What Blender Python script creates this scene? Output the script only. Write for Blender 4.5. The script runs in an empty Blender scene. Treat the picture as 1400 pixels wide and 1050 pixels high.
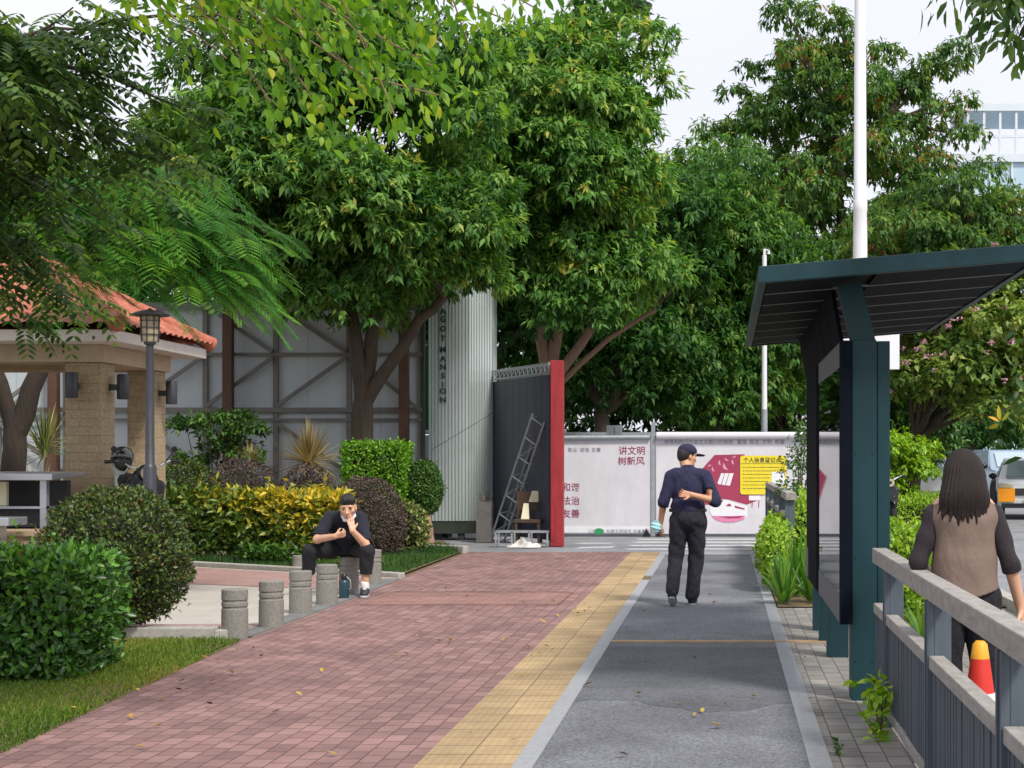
import bpy, bmesh, math, random
import numpy as np
from mathutils import Vector, Matrix
R = math.radians
random.seed(7)
RNG = np.random.default_rng(7)
SC = bpy.context.scene
COL = SC.collection

# ---------------------------------------------------------------- camera
cam_d = bpy.data.cameras.new("camera")
cam = bpy.data.objects.new("camera", cam_d)
COL.objects.link(cam)
cam.location = (0, 0, 1.5)
cam.rotation_euler = (R(90), 0, 0)
cam_d.sensor_width = 36
cam_d.lens = 36 * 2200 / 1400
cam_d.shift_x = -290 / 1400
cam_d.shift_y = 105 / 1400
cam_d.clip_end = 2000
SC.camera = cam

# ---------------------------------------------------------------- sky, sun, exposure
SUN_EL, SUN_AZ = 50, 142          # azimuth measured from +Y towards +X
w = bpy.data.worlds.new("World")
SC.world = w
w.use_nodes = True
nt = w.node_tree
nt.nodes.clear()
wo = nt.nodes.new("ShaderNodeOutputWorld")
bg = nt.nodes.new("ShaderNodeBackground")
sky = nt.nodes.new("ShaderNodeTexSky")
sky.sky_type = 'NISHITA'
sky.sun_disc = False
sky.sun_elevation = R(SUN_EL)
sky.sun_rotation = R(SUN_AZ)
sky.dust_density = 3.0
mixc = nt.nodes.new("ShaderNodeMix")
mixc.data_type = 'RGBA'
mixc.inputs[0].default_value = 0.86
ncl = nt.nodes.new("ShaderNodeTexNoise")
ncl.inputs['Scale'].default_value = 2.2
ncl.inputs['Detail'].default_value = 5
rcl = nt.nodes.new("ShaderNodeValToRGB")
rcl.color_ramp.elements[0].position = 0.3
rcl.color_ramp.elements[0].color = (7.6, 7.7, 8.5, 1)
rcl.color_ramp.elements[1].position = 0.7
rcl.color_ramp.elements[1].color = (8.8, 8.8, 9.4, 1)
nt.links.new(ncl.outputs['Fac'], rcl.inputs[0])
nt.links.new(sky.outputs[0], mixc.inputs['A'])
nt.links.new(rcl.outputs[0], mixc.inputs['B'])
nt.links.new(mixc.outputs['Result'], bg.inputs[0])
bg.inputs[1].default_value = 0.078
nt.links.new(bg.outputs[0], wo.inputs[0])

sun_d = bpy.data.lights.new("sun", 'SUN')
sun_d.energy = 2.2
sun_d.angle = R(10)
sun_d.color = (1.0, 0.95, 0.87)
sun = bpy.data.objects.new("sun", sun_d)
COL.objects.link(sun)
sd = Vector((math.cos(R(SUN_EL)) * math.sin(R(SUN_AZ)), math.cos(R(SUN_EL)) * math.cos(R(SUN_AZ)), math.sin(R(SUN_EL))))
sun.rotation_euler = (-sd).to_track_quat('-Z', 'Y').to_euler()
sun.location = sd * 60
SC.view_settings.view_transform = 'Standard'
SC.view_settings.look = 'None'
SC.view_settings.gamma = 1
SC.view_settings.exposure = 0.75
SC.cycles.max_bounces = 6
SC.cycles.diffuse_bounces = 3
SC.cycles.transparent_max_bounces = 6

# ---------------------------------------------------------------- helpers
def U(px, py, Y):                 # where a sight line of the survey photo meets the plane at distance Y
    return Vector(((px - 990) * Y / 2200, Y, 1.5 - (py - 630) * Y / 2200))

ORG = {}
def _org(p):
    return ORG.get(p.name, Vector((0, 0, 0))) if p else Vector((0, 0, 0))

def tag(o, label, cat, group=None, kind=None):
    o["label"] = label
    o["category"] = cat
    if group: o["group"] = group
    if kind: o["kind"] = kind
    return o

def thing(name, label, cat, loc=(0, 0, 0), group=None):
    o = bpy.data.objects.new(name, None)
    COL.objects.link(o)
    o.location = loc
    o.empty_display_size = 0.1
    ORG[o.name] = Vector(loc)
    return tag(o, label, cat, group)

def link_mesh(name, me, mats, parent=None, smooth=False, bevel=0):
    if not isinstance(mats, (list, tuple)): mats = [mats]
    for m in mats: me.materials.append(m)
    o = bpy.data.objects.new(name, me)
    COL.objects.link(o)
    if parent is not None:
        o.parent = parent
        ORG[o.name] = _org(parent)
    if smooth:
        me.polygons.foreach_set("use_smooth", [True] * len(me.polygons))
    if bevel:
        b = o.modifiers.new("bevel", 'BEVEL')
        b.width = bevel; b.segments = 2; b.limit_method = 'ANGLE'; b.angle_limit = R(40)
    return o

def np_mesh(name, V, F):          # V (n,3), F (m,k) all faces with k corners
    me = bpy.data.meshes.new(name)
    V = np.ascontiguousarray(V, dtype=np.float32); F = np.ascontiguousarray(F, dtype=np.int32)
    n, (m, k) = len(V), F.shape
    me.vertices.add(n); me.vertices.foreach_set("co", V.ravel())
    me.loops.add(m * k); me.loops.foreach_set("vertex_index", F.ravel())
    me.polygons.add(m)
    me.polygons.foreach_set("loop_start", np.arange(m, dtype=np.int32) * k)
    me.polygons.foreach_set("loop_total", np.full(m, k, dtype=np.int32))
    me.update(calc_edges=True)
    return me

class MB:
    """collects solids in world space; build() links them as one mesh object"""
    def __init__(s): s.v = []; s.f = []; s.mi = []; s.m = 0
    def mat(s, i): s.m = i; return s
    def face(s, idx): s.f.append(tuple(idx)); s.mi.append(s.m)
    def box(s, a, b, M=None):
        (x0, y0, z0), (x1, y1, z1) = a, b
        n = len(s.v)
        for x, y, z in ((x0,y0,z0),(x1,y0,z0),(x1,y1,z0),(x0,y1,z0),(x0,y0,z1),(x1,y0,z1),(x1,y1,z1),(x0,y1,z1)):
            p = Vector((x, y, z)); s.v.append(M @ p if M else p)
        for q in ((0,3,2,1),(4,5,6,7),(0,1,5,4),(1,2,6,5),(2,3,7,6),(3,0,4,7)): s.face([n + i for i in q])
        return s
    def bar(s, p, q, wx, wz, up=(0, 0, 1)):     # rectangular bar from p to q
        p, q = Vector(p), Vector(q); d = (q - p); L = d.length; d.normalize()
        u = Vector(up); sx = d.cross(u)
        if sx.length < 1e-4: sx = d.cross(Vector((0, 1, 0)))
        sx.normalize(); u = sx.cross(d)
        n = len(s.v)
        for o in (p, q):
            for a, b in ((-1, -1), (1, -1), (1, 1), (-1, 1)): s.v.append(o + sx * a * wx / 2 + u * b * wz / 2)
        for f in ((0,1,2,3),(7,6,5,4),(0,4,5,1),(1,5,6,2),(2,6,7,3),(3,7,4,0)): s.face([n + i for i in f])
        return s
    def tube(s, pts, rad, n=10, caps=True):
        pts = [Vector(p) for p in pts]
        if not isinstance(rad, (list, tuple)): rad = [rad] * len(pts)
        b = len(s.v); prev = None
        for i, p in enumerate(pts):
            d = (pts[min(i + 1, len(pts) - 1)] - pts[max(i - 1, 0)]).normalized()
            if prev is None:
                a = d.cross(Vector((0, 0, 1)))
                if a.length < 0.05: a = d.cross(Vector((0, 1, 0)))
                a.normalize()
            else:
                a = (prev - d * prev.dot(d)).normalized()
            prev = a; c = d.cross(a)
            for k in range(n):
                t = 2 * math.pi * k / n
                s.v.append(p + (a * math.cos(t) + c * math.sin(t)) * rad[i])
        for i in range(len(pts) - 1):
            for k in range(n):
                k2 = (k + 1) % n
                s.face((b + i*n + k, b + i*n + k2, b + (i+1)*n + k2, b + (i+1)*n + k))
        if caps:
            s.face([b + k for k in range(n)][::-1]); e = b + (len(pts) - 1) * n
            s.face([e + k for k in range(n)])
        return s
    def lathe(s, prof, c, n=24, M=None):         # prof [(r,z)] about the vertical through c
        b = len(s.v); c = Vector(c)
        for r, z in prof:
            for k in range(n):
                t = 2 * math.pi * k / n
                p = Vector((r * math.cos(t), r * math.sin(t), z))
                s.v.append(c + (M @ p if M else p))
        for i in range(len(prof) - 1):
            for k in range(n):
                k2 = (k + 1) % n
                s.face((b + i*n + k, b + i*n + k2, b + (i+1)*n + k2, b + (i+1)*n + k))
        if prof[0][0] > 1e-5: s.face([b + k for k in range(n)][::-1])
        if prof[-1][0] > 1e-5: s.face([b + (len(prof)-1)*n + k for k in range(n)])
        return s
    def prism(s, poly, d):                       # poly: list of 3-D points, d: extrusion vector
        b = len(s.v); n = len(poly); d = Vector(d)
        for p in poly: s.v.append(Vector(p))
        for p in poly: s.v.append(Vector(p) + d)
        s.face([b + k for k in range(n)][::-1]); s.face([b + n + k for k in range(n)])
        for k in range(n):
            k2 = (k + 1) % n
            s.face((b + k, b + k2, b + n + k2, b + n + k))
        return s
    def sheet(s, poly):
        b = len(s.v)
        for p in poly: s.v.append(Vector(p))
        s.face(range(b, b + len(poly))); return s
    def build(s, name, mats, parent=None, smooth=False, bevel=0, autosmooth=False):
        o0 = _org(parent)
        me = bpy.data.meshes.new(name)
        me.from_pydata([tuple(v - o0) for v in s.v], [], s.f)
        bm = bmesh.new(); bm.from_mesh(me)
        bmesh.ops.recalc_face_normals(bm, faces=[f for f in bm.faces]) if not autosmooth == 'raw' else None
        bm.to_mesh(me); bm.free()
        me.polygons.foreach_set("material_index", s.mi)
        o = link_mesh(name, me, mats, parent, False, bevel)
        if smooth:
            me.polygons.foreach_set("use_smooth", [True] * len(me.polygons))
            me.set_sharp_from_angle(angle=R(38))
        me.update()
        return o

def copy_tree(o, parent=None):
    c = o.copy(); COL.objects.link(c)
    if parent: c.parent = parent
    for ch in o.children: copy_tree(ch, c)
    return c

# ---------------------------------------------------------------- materials
def _n(nt, t, **kw):
    n = nt.nodes.new(t)
    for k, v in kw.items():
        if k in n.inputs: n.inputs[k].default_value = v
        else: setattr(n, k, v)
    return n
def newmat(name):
    m = bpy.data.materials.new(name); m.use_nodes = True
    nt = m.node_tree; b = nt.nodes['Principled BSDF']
    return m, nt, b
def srgb(r, g, b):
    f = lambda c: ((c / 255 + 0.055) / 1.055) ** 2.4 if c > 10 else c / 255 / 12.92
    return (f(r), f(g), f(b), 1)
def lin(c, k=1.0): return (c[0] * k, c[1] * k, c[2] * k, 1)

def pmat(name, c, rough=0.6, metal=0.0, var=0.15, scale=6, bump=0.0, bscale=60, spec=0.5, c2=None, stretch=None, coat=0):
    m, nt, b = newmat(name)
    L = nt.links.new
    tc = _n(nt, 'ShaderNodeTexCoord')
    vec = tc.outputs['Object']
    if stretch:
        mp = _n(nt, 'ShaderNodeMapping'); mp.inputs['Scale'].default_value = stretch
        L(vec, mp.inputs['Vector']); vec = mp.outputs[0]
    n1 = _n(nt, 'ShaderNodeTexNoise', Scale=scale, Detail=6.0, Roughness=0.65)
    L(vec, n1.inputs['Vector'])
    r = _n(nt, 'ShaderNodeValToRGB')
    r.color_ramp.elements[0].position = 0.3; r.color_ramp.elements[1].position = 0.72
    r.color_ramp.elements[0].color = lin(c, 1 - var)
    r.color_ramp.elements[1].color = lin(c2 if c2 else c, 1 + var if not c2 else 1)
    L(n1.outputs['Fac'], r.inputs[0]); L(r.outputs[0], b.inputs['Base Color'])
    mr = _n(nt, 'ShaderNodeMapRange'); mr.inputs[3].default_value = max(0.02, rough - 0.08); mr.inputs[4].default_value = min(1, rough + 0.1)
    L(n1.outputs['Fac'], mr.inputs[0]); L(mr.outputs[0], b.inputs['Roughness'])
    b.inputs['Metallic'].default_value = metal
    b.inputs['Specular IOR Level'].default_value = spec
    b.inputs['Coat Weight'].default_value = coat
    if bump:
        n2 = _n(nt, 'ShaderNodeTexNoise', Scale=bscale, Detail=5.0)
        L(vec, n2.inputs['Vector'])
        bp = _n(nt, 'ShaderNodeBump', Strength=bump, Distance=0.01 if bscale > 20 else 0.03)
        L(n2.outputs['Fac'], bp.inputs['Height']); L(bp.outputs[0], b.inputs['Normal'])
    return m

def brickmat(name, c1, c2, mortar, bw, rh, ms=0.004, swap=True, var=0.35, rough=0.85, off=0.5, bump=0.5, rib=None, stain=1.3, ks=1.0):
    m, nt, b = newmat(name); L = nt.links.new
    tc = _n(nt, 'ShaderNodeTexCoord')
    sp = _n(nt, 'ShaderNodeSeparateXYZ'); L(tc.outputs['Object'], sp.inputs[0])
    cb = _n(nt, 'ShaderNodeCombineXYZ')
    L(sp.outputs['Y' if swap else 'X'], cb.inputs[0]); L(sp.outputs['X' if swap else 'Y'], cb.inputs[1])
    wob = _n(nt, 'ShaderNodeTexNoise', Scale=2.5, Detail=3.0); L(tc.outputs['Object'], wob.inputs['Vector'])
    va = _n(nt, 'ShaderNodeVectorMath', operation='SCALE'); va.inputs['Scale'].default_value = 0.012
    L(wob.outputs['Color'], va.inputs[0])
    ad = _n(nt, 'ShaderNodeVectorMath', operation='ADD'); L(cb.outputs[0], ad.inputs[0]); L(va.outputs[0], ad.inputs[1])
    if ks != 1.0:
        vs = _n(nt, 'ShaderNodeVectorMath', operation='MULTIPLY'); vs.inputs[1].default_value = (ks, 1, 1); L(ad.outputs[0], vs.inputs[0]); ad = vs; bw *= ks
    br = _n(nt, 'ShaderNodeTexBrick')
    br.offset = off
    br.inputs['Scale'].default_value = 1; br.inputs['Brick Width'].default_value = bw; br.inputs['Row Height'].default_value = rh
    br.inputs['Mortar Size'].default_value = ms; br.inputs['Mortar Smooth'].default_value = 0.3
    br.inputs['Color1'].default_value = c1; br.inputs['Color2'].default_value = c2; br.inputs['Mortar'].default_value = mortar
    L(ad.outputs[0], br.inputs['Vector'])
    n1 = _n(nt, 'ShaderNodeTexNoise', Scale=stain, Detail=8.0, Roughness=0.7); L(tc.outputs['Object'], n1.inputs['Vector'])
    r = _n(nt, 'ShaderNodeValToRGB')
    r.color_ramp.elements[0].position = 0.32; r.color_ramp.elements[1].position = 0.66
    r.color_ramp.elements[0].color = (1 - var,) * 3 + (1,); r.color_ramp.elements[1].color = (1 + var * 0.45,) * 3 + (1,)
    L(n1.outputs['Fac'], r.inputs[0])
    n2 = _n(nt, 'ShaderNodeTexNoise', Scale=140.0, Detail=3.0); L(tc.outputs['Object'], n2.inputs['Vector'])
    r2 = _n(nt, 'ShaderNodeValToRGB')
    r2.color_ramp.elements[0].color = (0.72,) * 3 + (1,); r2.color_ramp.elements[1].color = (1.22,) * 3 + (1,)
    L(n2.outputs['Fac'], r2.inputs[0])
    m1 = _n(nt, 'ShaderNodeMix', data_type='RGBA', blend_type='MULTIPLY'); m1.inputs[0].default_value = 1
    L(br.outputs['Color'], m1.inputs['A']); L(r.outputs[0], m1.inputs['B'])
    m2 = _n(nt, 'ShaderNodeMix', data_type='RGBA', blend_type='MULTIPLY'); m2.inputs[0].default_value = 1
    L(m1.outputs['Result'], m2.inputs['A']); L(r2.outputs[0], m2.inputs['B'])
    L(m2.outputs['Result'], b.inputs['Base Color'])
    b.inputs['Roughness'].default_value = rough
    inv = _n(nt, 'ShaderNodeMath', operation='SUBTRACT'); inv.inputs[0].default_value = 1; L(br.outputs['Fac'], inv.inputs[1])
    h = inv.outputs[0]
    mu = _n(nt, 'ShaderNodeMath', operation='MULTIPLY_ADD'); mu.inputs[1].default_value = 0.25
    L(n2.outputs['Fac'], mu.inputs[0]); L(h, mu.inputs[2]); h = mu.outputs[0]
    if rib:
        sn = _n(nt, 'ShaderNodeMath', operation='MULTIPLY'); sn.inputs[1].default_value = 2 * math.pi / rib
        L(sp.outputs['X'], sn.inputs[0])
        s2 = _n(nt, 'ShaderNodeMath', operation='SINE'); L(sn.outputs[0], s2.inputs[0])
        s3 = _n(nt, 'ShaderNodeMath', operation='MULTIPLY_ADD'); s3.inputs[1].default_value = 0.6
        L(s2.outputs[0], s3.inputs[0]); L(h, s3.inputs[2]); h = s3.outputs[0]
    bp = _n(nt, 'ShaderNodeBump', Strength=bump, Distance=0.006); L(h, bp.inputs['Height']); L(bp.outputs[0], b.inputs['Normal'])
    return m

def asphalt(name, c, spk=0.5):
    m, nt, b = newmat(name); L = nt.links.new
    tc = _n(nt, 'ShaderNodeTexCoord')
    v = _n(nt, 'ShaderNodeTexVoronoi', Scale=85.0); L(tc.outputs['Object'], v.inputs['Vector'])
    n1 = _n(nt, 'ShaderNodeTexNoise', Scale=0.9, Detail=7.0, Roughness=0.62); L(tc.outputs['Object'], n1.inputs['Vector'])
    n3 = _n(nt, 'ShaderNodeTexNoise', Scale=190.0, Detail=2.0); L(tc.outputs['Object'], n3.inputs['Vector'])
    sp = _n(nt, 'ShaderNodeSeparateColor'); L(v.outputs['Color'], sp.inputs[0])
    r = _n(nt, 'ShaderNodeValToRGB'); r.color_ramp.elements[0].color = (1 - spk,) * 3 + (1,); r.color_ramp.elements[1].color = (1 + spk,) * 3 + (1,)
    L(sp.outputs[0], r.inputs[0])
    r1 = _n(nt, 'ShaderNodeValToRGB'); r1.color_ramp.elements[0].position = 0.38; r1.color_ramp.elements[1].position = 0.62
    r1.color_ramp.elements[0].color = lin(c, 0.78); r1.color_ramp.elements[1].color = lin(c, 1.18)
    L(n1.outputs['Fac'], r1.inputs[0])
    m1 = _n(nt, 'ShaderNodeMix', data_type='RGBA', blend_type='MULTIPLY'); m1.inputs[0].default_value = 1
    L(r1.outputs[0], m1.inputs['A']); L(r.outputs[0], m1.inputs['B']); L(m1.outputs['Result'], b.inputs['Base Color'])
    b.inputs['Roughness'].default_value = 0.85
    bp = _n(nt, 'ShaderNodeBump', Strength=0.35, Distance=0.004); L(n3.outputs['Fac'], bp.inputs['Height']); L(bp.outputs[0], b.inputs['Normal'])
    return m

def leafmat(name, stops, rough=0.42, trans=0.3, tk=1.6, spec=0.4):
    """stops: [(pos, rgb)] along the per-leaf random tint"""
    m, nt, b = newmat(name); L = nt.links.new
    at = _n(nt, 'ShaderNodeAttribute', attribute_name='tint')
    r = _n(nt, 'ShaderNodeValToRGB')
    el = r.color_ramp.elements
    el[0].position = stops[0][0]; el[0].color = stops[0][1] + (1,)
    el[1].position = stops[-1][0]; el[1].color = stops[-1][1] + (1,)
    for p, c in stops[1:-1]:
        e = el.new(p); e.color = c + (1,)
    L(at.outputs['Fac'], r.inputs[0]); L(r.outputs[0], b.inputs['Base Color'])
    b.inputs['Roughness'].default_value = rough; b.inputs['Specular IOR Level'].default_value = spec
    if trans > 0:
        t = _n(nt, 'ShaderNodeBsdfTranslucent')
        mx = _n(nt, 'ShaderNodeMix', data_type='RGBA', blend_type='MULTIPLY'); mx.inputs[0].default_value = 1
        mx.inputs['B'].default_value = (tk * 1.05, tk, tk * 0.45, 1)
        L(r.outputs[0], mx.inputs['A']); L(mx.outputs['Result'], t.inputs['Color'])
        s = _n(nt, 'ShaderNodeMixShader'); s.inputs[0].default_value = trans
        L(b.outputs[0], s.inputs[1]); L(t.outputs[0], s.inputs[2])
        L(s.outputs[0], nt.nodes['Material Output'].inputs['Surface'])
    return m

# ---------------------------------------------------------------- leaves
def unit(a): return a / np.maximum(np.linalg.norm(a, axis=-1, keepdims=True), 1e-9)

def leaves(name, pos, d, nrm, L, W, tint, mat, parent=None, fine=False, droop=0.15, fold=0.12):
    """one mesh of N leaf blades: midrib-folded diamonds (fine: rounded, drooping blades)"""
    o0 = np.array(_org(parent)); N = len(pos)
    pos = np.asarray(pos, float) - o0
    d = unit(d); sd = unit(np.cross(d, nrm)); n = np.cross(sd, d)
    L = np.broadcast_to(np.asarray(L, float), (N,))[:, None]; W = np.broadcast_to(np.asarray(W, float), (N,))[:, None]
    if not fine:
        T = pos + d * L - n * L * droop
        M = pos + d * L * 0.42
        A = M + sd * W / 2 + n * W * fold; B = M - sd * W / 2 + n * W * fold
        V = np.stack([pos, A, T, B], 1).reshape(-1, 3)
        k = np.arange(N)[:, None] * 4
        F = np.concatenate([k + [0, 1, 2], k + [0, 2, 3]], 1).reshape(-1, 3); rep = 2
    else:
        f = W * fold
        m1 = pos + d * L * 0.3 - n * L * droop * 0.12; m2 = pos + d * L * 0.66 - n * L * droop * 0.5; t = pos + d * L * 0.97 - n * L * droop
        l1 = m1 + sd * W * 0.46 + n * f; l2 = m2 + sd * W * 0.40 + n * f; r1 = m1 - sd * W * 0.46 + n * f; r2 = m2 - sd * W * 0.40 + n * f
        V = np.stack([pos, l1, l2, t, r2, r1, m1, m2], 1).reshape(-1, 3)
        k = np.arange(N)[:, None] * 8
        F = np.concatenate([k + q for q in ([0,6,1],[6,7,2],[6,2,1],[7,3,2],[0,5,6],[6,5,4],[6,4,7],[7,4,3])], 1).reshape(-1, 3); rep = 8
    me = np_mesh(name, V, F)
    a = me.attributes.new("tint", 'FLOAT', 'FACE')
    a.data.foreach_set("value", np.repeat(np.clip(tint, 0, 1), rep).astype(np.float32))
    if fine: me.polygons.foreach_set("use_smooth", np.ones(len(F), dtype=bool))
    return link_mesh(name, me, mat, parent)

def rdir(n): return unit(RNG.normal(size=(n, 3)))

def clumps(center, radii, n, rmin, rmax, up=0.0, shell=(0.55, 0.95), low=-0.9):
    """sub-crowns scattered through an ellipsoid: returns centres, radii"""
    out = []
    while len(out) < n:
        d = rdir(1)[0]
        if d[2] < low: continue
        k = RNG.uniform(*shell)
        out.append(np.array(center) + d * np.array(radii) * k + [0, 0, up])
    return np.array(out), RNG.uniform(rmin, rmax, n)

def tufts(cc, cr, per, flat=0.75, inner=0.35):
    """twig tips on the outer part of each clump: positions and outward directions"""
    P, O, I = [], [], []
    for i, (c, r) in enumerate(zip(cc, cr)):
        m = int(per * r * r)
        d = rdir(m); d[:, 2] = np.where(d[:, 2] < -0.35, -d[:, 2] * 0.6, d[:, 2]); d = unit(d)
        k = 1 - inner * RNG.random(m) ** 1.6
        lump = 1 + 0.18 * np.sin(d[:, 0] * 7 + i) * np.cos(d[:, 1] * 6 + 2 * i)
        P.append(c + d * (r * k * lump)[:, None] * [1, 1, flat]); O.append(d); I.append(np.full(m, i))
    return np.concatenate(P), np.concatenate(O), np.concatenate(I)

def rosettes(P, O, m, L, W, droop=0.55, out=0.6, spread=0.62, jl=0.4):
    """m leaves round each twig tip, hanging outward"""
    n = len(P)
    pos = np.repeat(P, m, 0) + RNG.normal(size=(n * m, 3)) * L * 0.25
    d = unit(np.repeat(O, m, 0) * out + rdir(n * m) * spread + np.array([0, 0, -droop]))
    nr = unit(np.repeat(O * 0.6 + np.array([0, 0, 0.8]) + rdir(n) * 0.3, m, 0) + rdir(n * m) * 0.22)
    ll = L * RNG.uniform(1 - jl, 1 + jl, n * m)
    return pos, d, nr, ll, ll * W / L

def limb(mb, p, q, r0, r1, sag=0.2, seg=6, n=8, wig=0.05):
    p, q = Vector(p), Vector(q); pts, rr = [], []
    L = (q - p).length
    for i in range(seg + 1):
        t = i / seg
        v = p.lerp(q, t) + Vector((0, 0, math.sin(math.pi * t) * sag))
        if 0 < i < seg: v += Vector((random.uniform(-1, 1), random.uniform(-1, 1), random.uniform(-1, 1))) * wig * L * 0.3
        pts.append(v); rr.append(r0 + (r1 - r0) * t)
    mb.tube(pts, rr, n, caps=False)
    return pts

# ---------------------------------------------------------------- smooth solids for figures
def sdf_mesh(name, prims, h=0.007, cuts=(), warp=None, k0=0.02):
    """prims: ('c', p0, p1, r0, r1[, k]) tapered capsules, ('e', centre, radii[, 3x3 axes[, k]]) ellipsoids; smooth union, then plane cuts"""
    lo, hi = [], []
    for p in prims:
        if p[0] == 'c':
            a, b, r0, r1 = np.array(p[1]), np.array(p[2]), p[3], p[4]; r = max(r0, r1)
            lo.append(np.minimum(a, b) - r); hi.append(np.maximum(a, b) + r)
        else:
            c, r = np.array(p[1]), max(p[2]); lo.append(c - r); hi.append(c + r)
    LO = np.min(lo, 0) - 0.04; HI = np.max(hi, 0) + 0.04
    D = np.ceil((HI - LO) / h).astype(int) + 1
    ax = [LO[i] + np.arange(D[i]) * h for i in range(3)]
    F = np.full(D, 1.0, np.float32)
    for p, l, u in zip(prims, lo, hi):
        k = (p[5] if len(p) > 5 else k0) if p[0] == 'c' else (p[4] if len(p) > 4 else k0)
        i0 = np.maximum(((l - LO - k - 0.03) / h).astype(int), 0); i1 = np.minimum(((u - LO + k + 0.03) / h).astype(int) + 2, D)
        sl = tuple(slice(a, b) for a, b in zip(i0, i1))
        X, Y, Z = np.meshgrid(*[ax[i][i0[i]:i1[i]] for i in range(3)], indexing='ij', sparse=True)
        if p[0] == 'c':
            a, b = np.array(p[1]), np.array(p[2]); ba = b - a; bb = max(ba @ ba, 1e-9)
            t = np.clip(((X - a[0]) * ba[0] + (Y - a[1]) * ba[1] + (Z - a[2]) * ba[2]) / bb, 0, 1)
            d = np.sqrt((X - a[0] - t * ba[0]) ** 2 + (Y - a[1] - t * ba[1]) ** 2 + (Z - a[2] - t * ba[2]) ** 2) - (p[3] + (p[4] - p[3]) * t)
        else:
            c, r = np.array(p[1]), np.array(p[2]); A = np.array(p[3]) if len(p) > 3 and p[3] is not None else np.eye(3)
            q = [(X - c[0]) * A[i][0] + (Y - c[1]) * A[i][1] + (Z - c[2]) * A[i][2] for i in range(3)]
            g0 = np.sqrt((q[0] / r[0]) ** 2 + (q[1] / r[1]) ** 2 + (q[2] / r[2]) ** 2)
            g1 = np.sqrt((q[0] / r[0] ** 2) ** 2 + (q[1] / r[1] ** 2) ** 2 + (q[2] / r[2] ** 2) ** 2)
            d = g0 * (g0 - 1) / np.maximum(g1, 1e-6)
        f = F[sl]; hh = np.clip(0.5 + 0.5 * (f - d) / k, 0, 1)
        F[sl] = f * (1 - hh) + d * hh - k * hh * (1 - hh)
    if cuts or warp:
        X, Y, Z = np.meshgrid(*ax, indexing='ij', sparse=True)
        if warp: F += warp(X, Y, Z).astype(np.float32)
        for c in cuts:
            q, n = c[0], c[1]
            d = ((X - q[0]) * n[0] + (Y - q[1]) * n[1] + (Z - q[2]) * n[2])
            if len(c) > 2: d = np.where((X - q[0]) ** 2 + (Y - q[1]) ** 2 + (Z - q[2]) ** 2 < c[2] ** 2, d, -1)
            F = np.maximum(F, d.astype(np.float32))
    S = F < 0
    cs = sum(S[i:D[0]-1+i, j:D[1]-1+j, k:D[2]-1+k].astype(np.int8) for i in (0, 1) for j in (0, 1) for k in (0, 1))
    act = np.argwhere((cs > 0) & (cs < 8))
    idm = np.full(cs.shape, -1, np.int32); idm[tuple(act.T)] = np.arange(len(act))
    C = [(i, j, k) for i in (0, 1) for j in (0, 1) for k in (0, 1)]
    val = np.stack([F[tuple((act + c).T)] for c in C], 1)
    acc = np.zeros((len(act), 3)); cnt = np.zeros(len(act))
    for a in range(8):
        for b in range(a + 1, 8):
            if sum(abs(C[a][i] - C[b][i]) for i in range(3)) != 1: continue
            va, vb = val[:, a], val[:, b]; m = (va < 0) != (vb < 0)
            t = np.where(m, va / np.where(m, va - vb, 1), 0)
            acc += np.where(m[:, None], np.array(C[a]) + t[:, None] * (np.array(C[b]) - np.array(C[a])), 0); cnt += m
    V = LO + (act + acc / np.maximum(cnt, 1)[:, None]) * h
    quads = []
    for axi in range(3):
        o1, o2 = [(1, 2), (2, 0), (0, 1)][axi]
        s0 = [slice(1, -1)] * 3; s0[axi] = slice(0, -1); s1 = list(s0); s1[axi] = slice(1, None)
        A, B = S[tuple(s0)], S[tuple(s1)]
        for flip, mk in ((False, A & ~B), (True, ~A & B)):
            e = np.argwhere(mk)
            if not len(e): continue
            base = e.copy(); base[:, o1] += 1; base[:, o2] += 1
            q = []
            for d1, d2 in ((-1, -1), (0, -1), (0, 0), (-1, 0)):
                c = base.copy(); c[:, o1] += d1; c[:, o2] += d2; q.append(idm[tuple(c.T)])
            q = np.stack(q, 1)
            quads.append(q[:, ::-1] if flip else q)
    Fq = np.concatenate(quads)
    Fq = Fq[(Fq >= 0).all(1)]
    return V, Fq

def sdf_obj(name, prims, mat, parent, h=0.007, cuts=(), warp=None, k0=0.02):
    V, Fq = sdf_mesh(name, prims, h, cuts, warp, k0)
    me = np_mesh(name, V - np.array(_org(parent)), Fq)
    return link_mesh(name, me, mat, parent, smooth=True)

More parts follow.
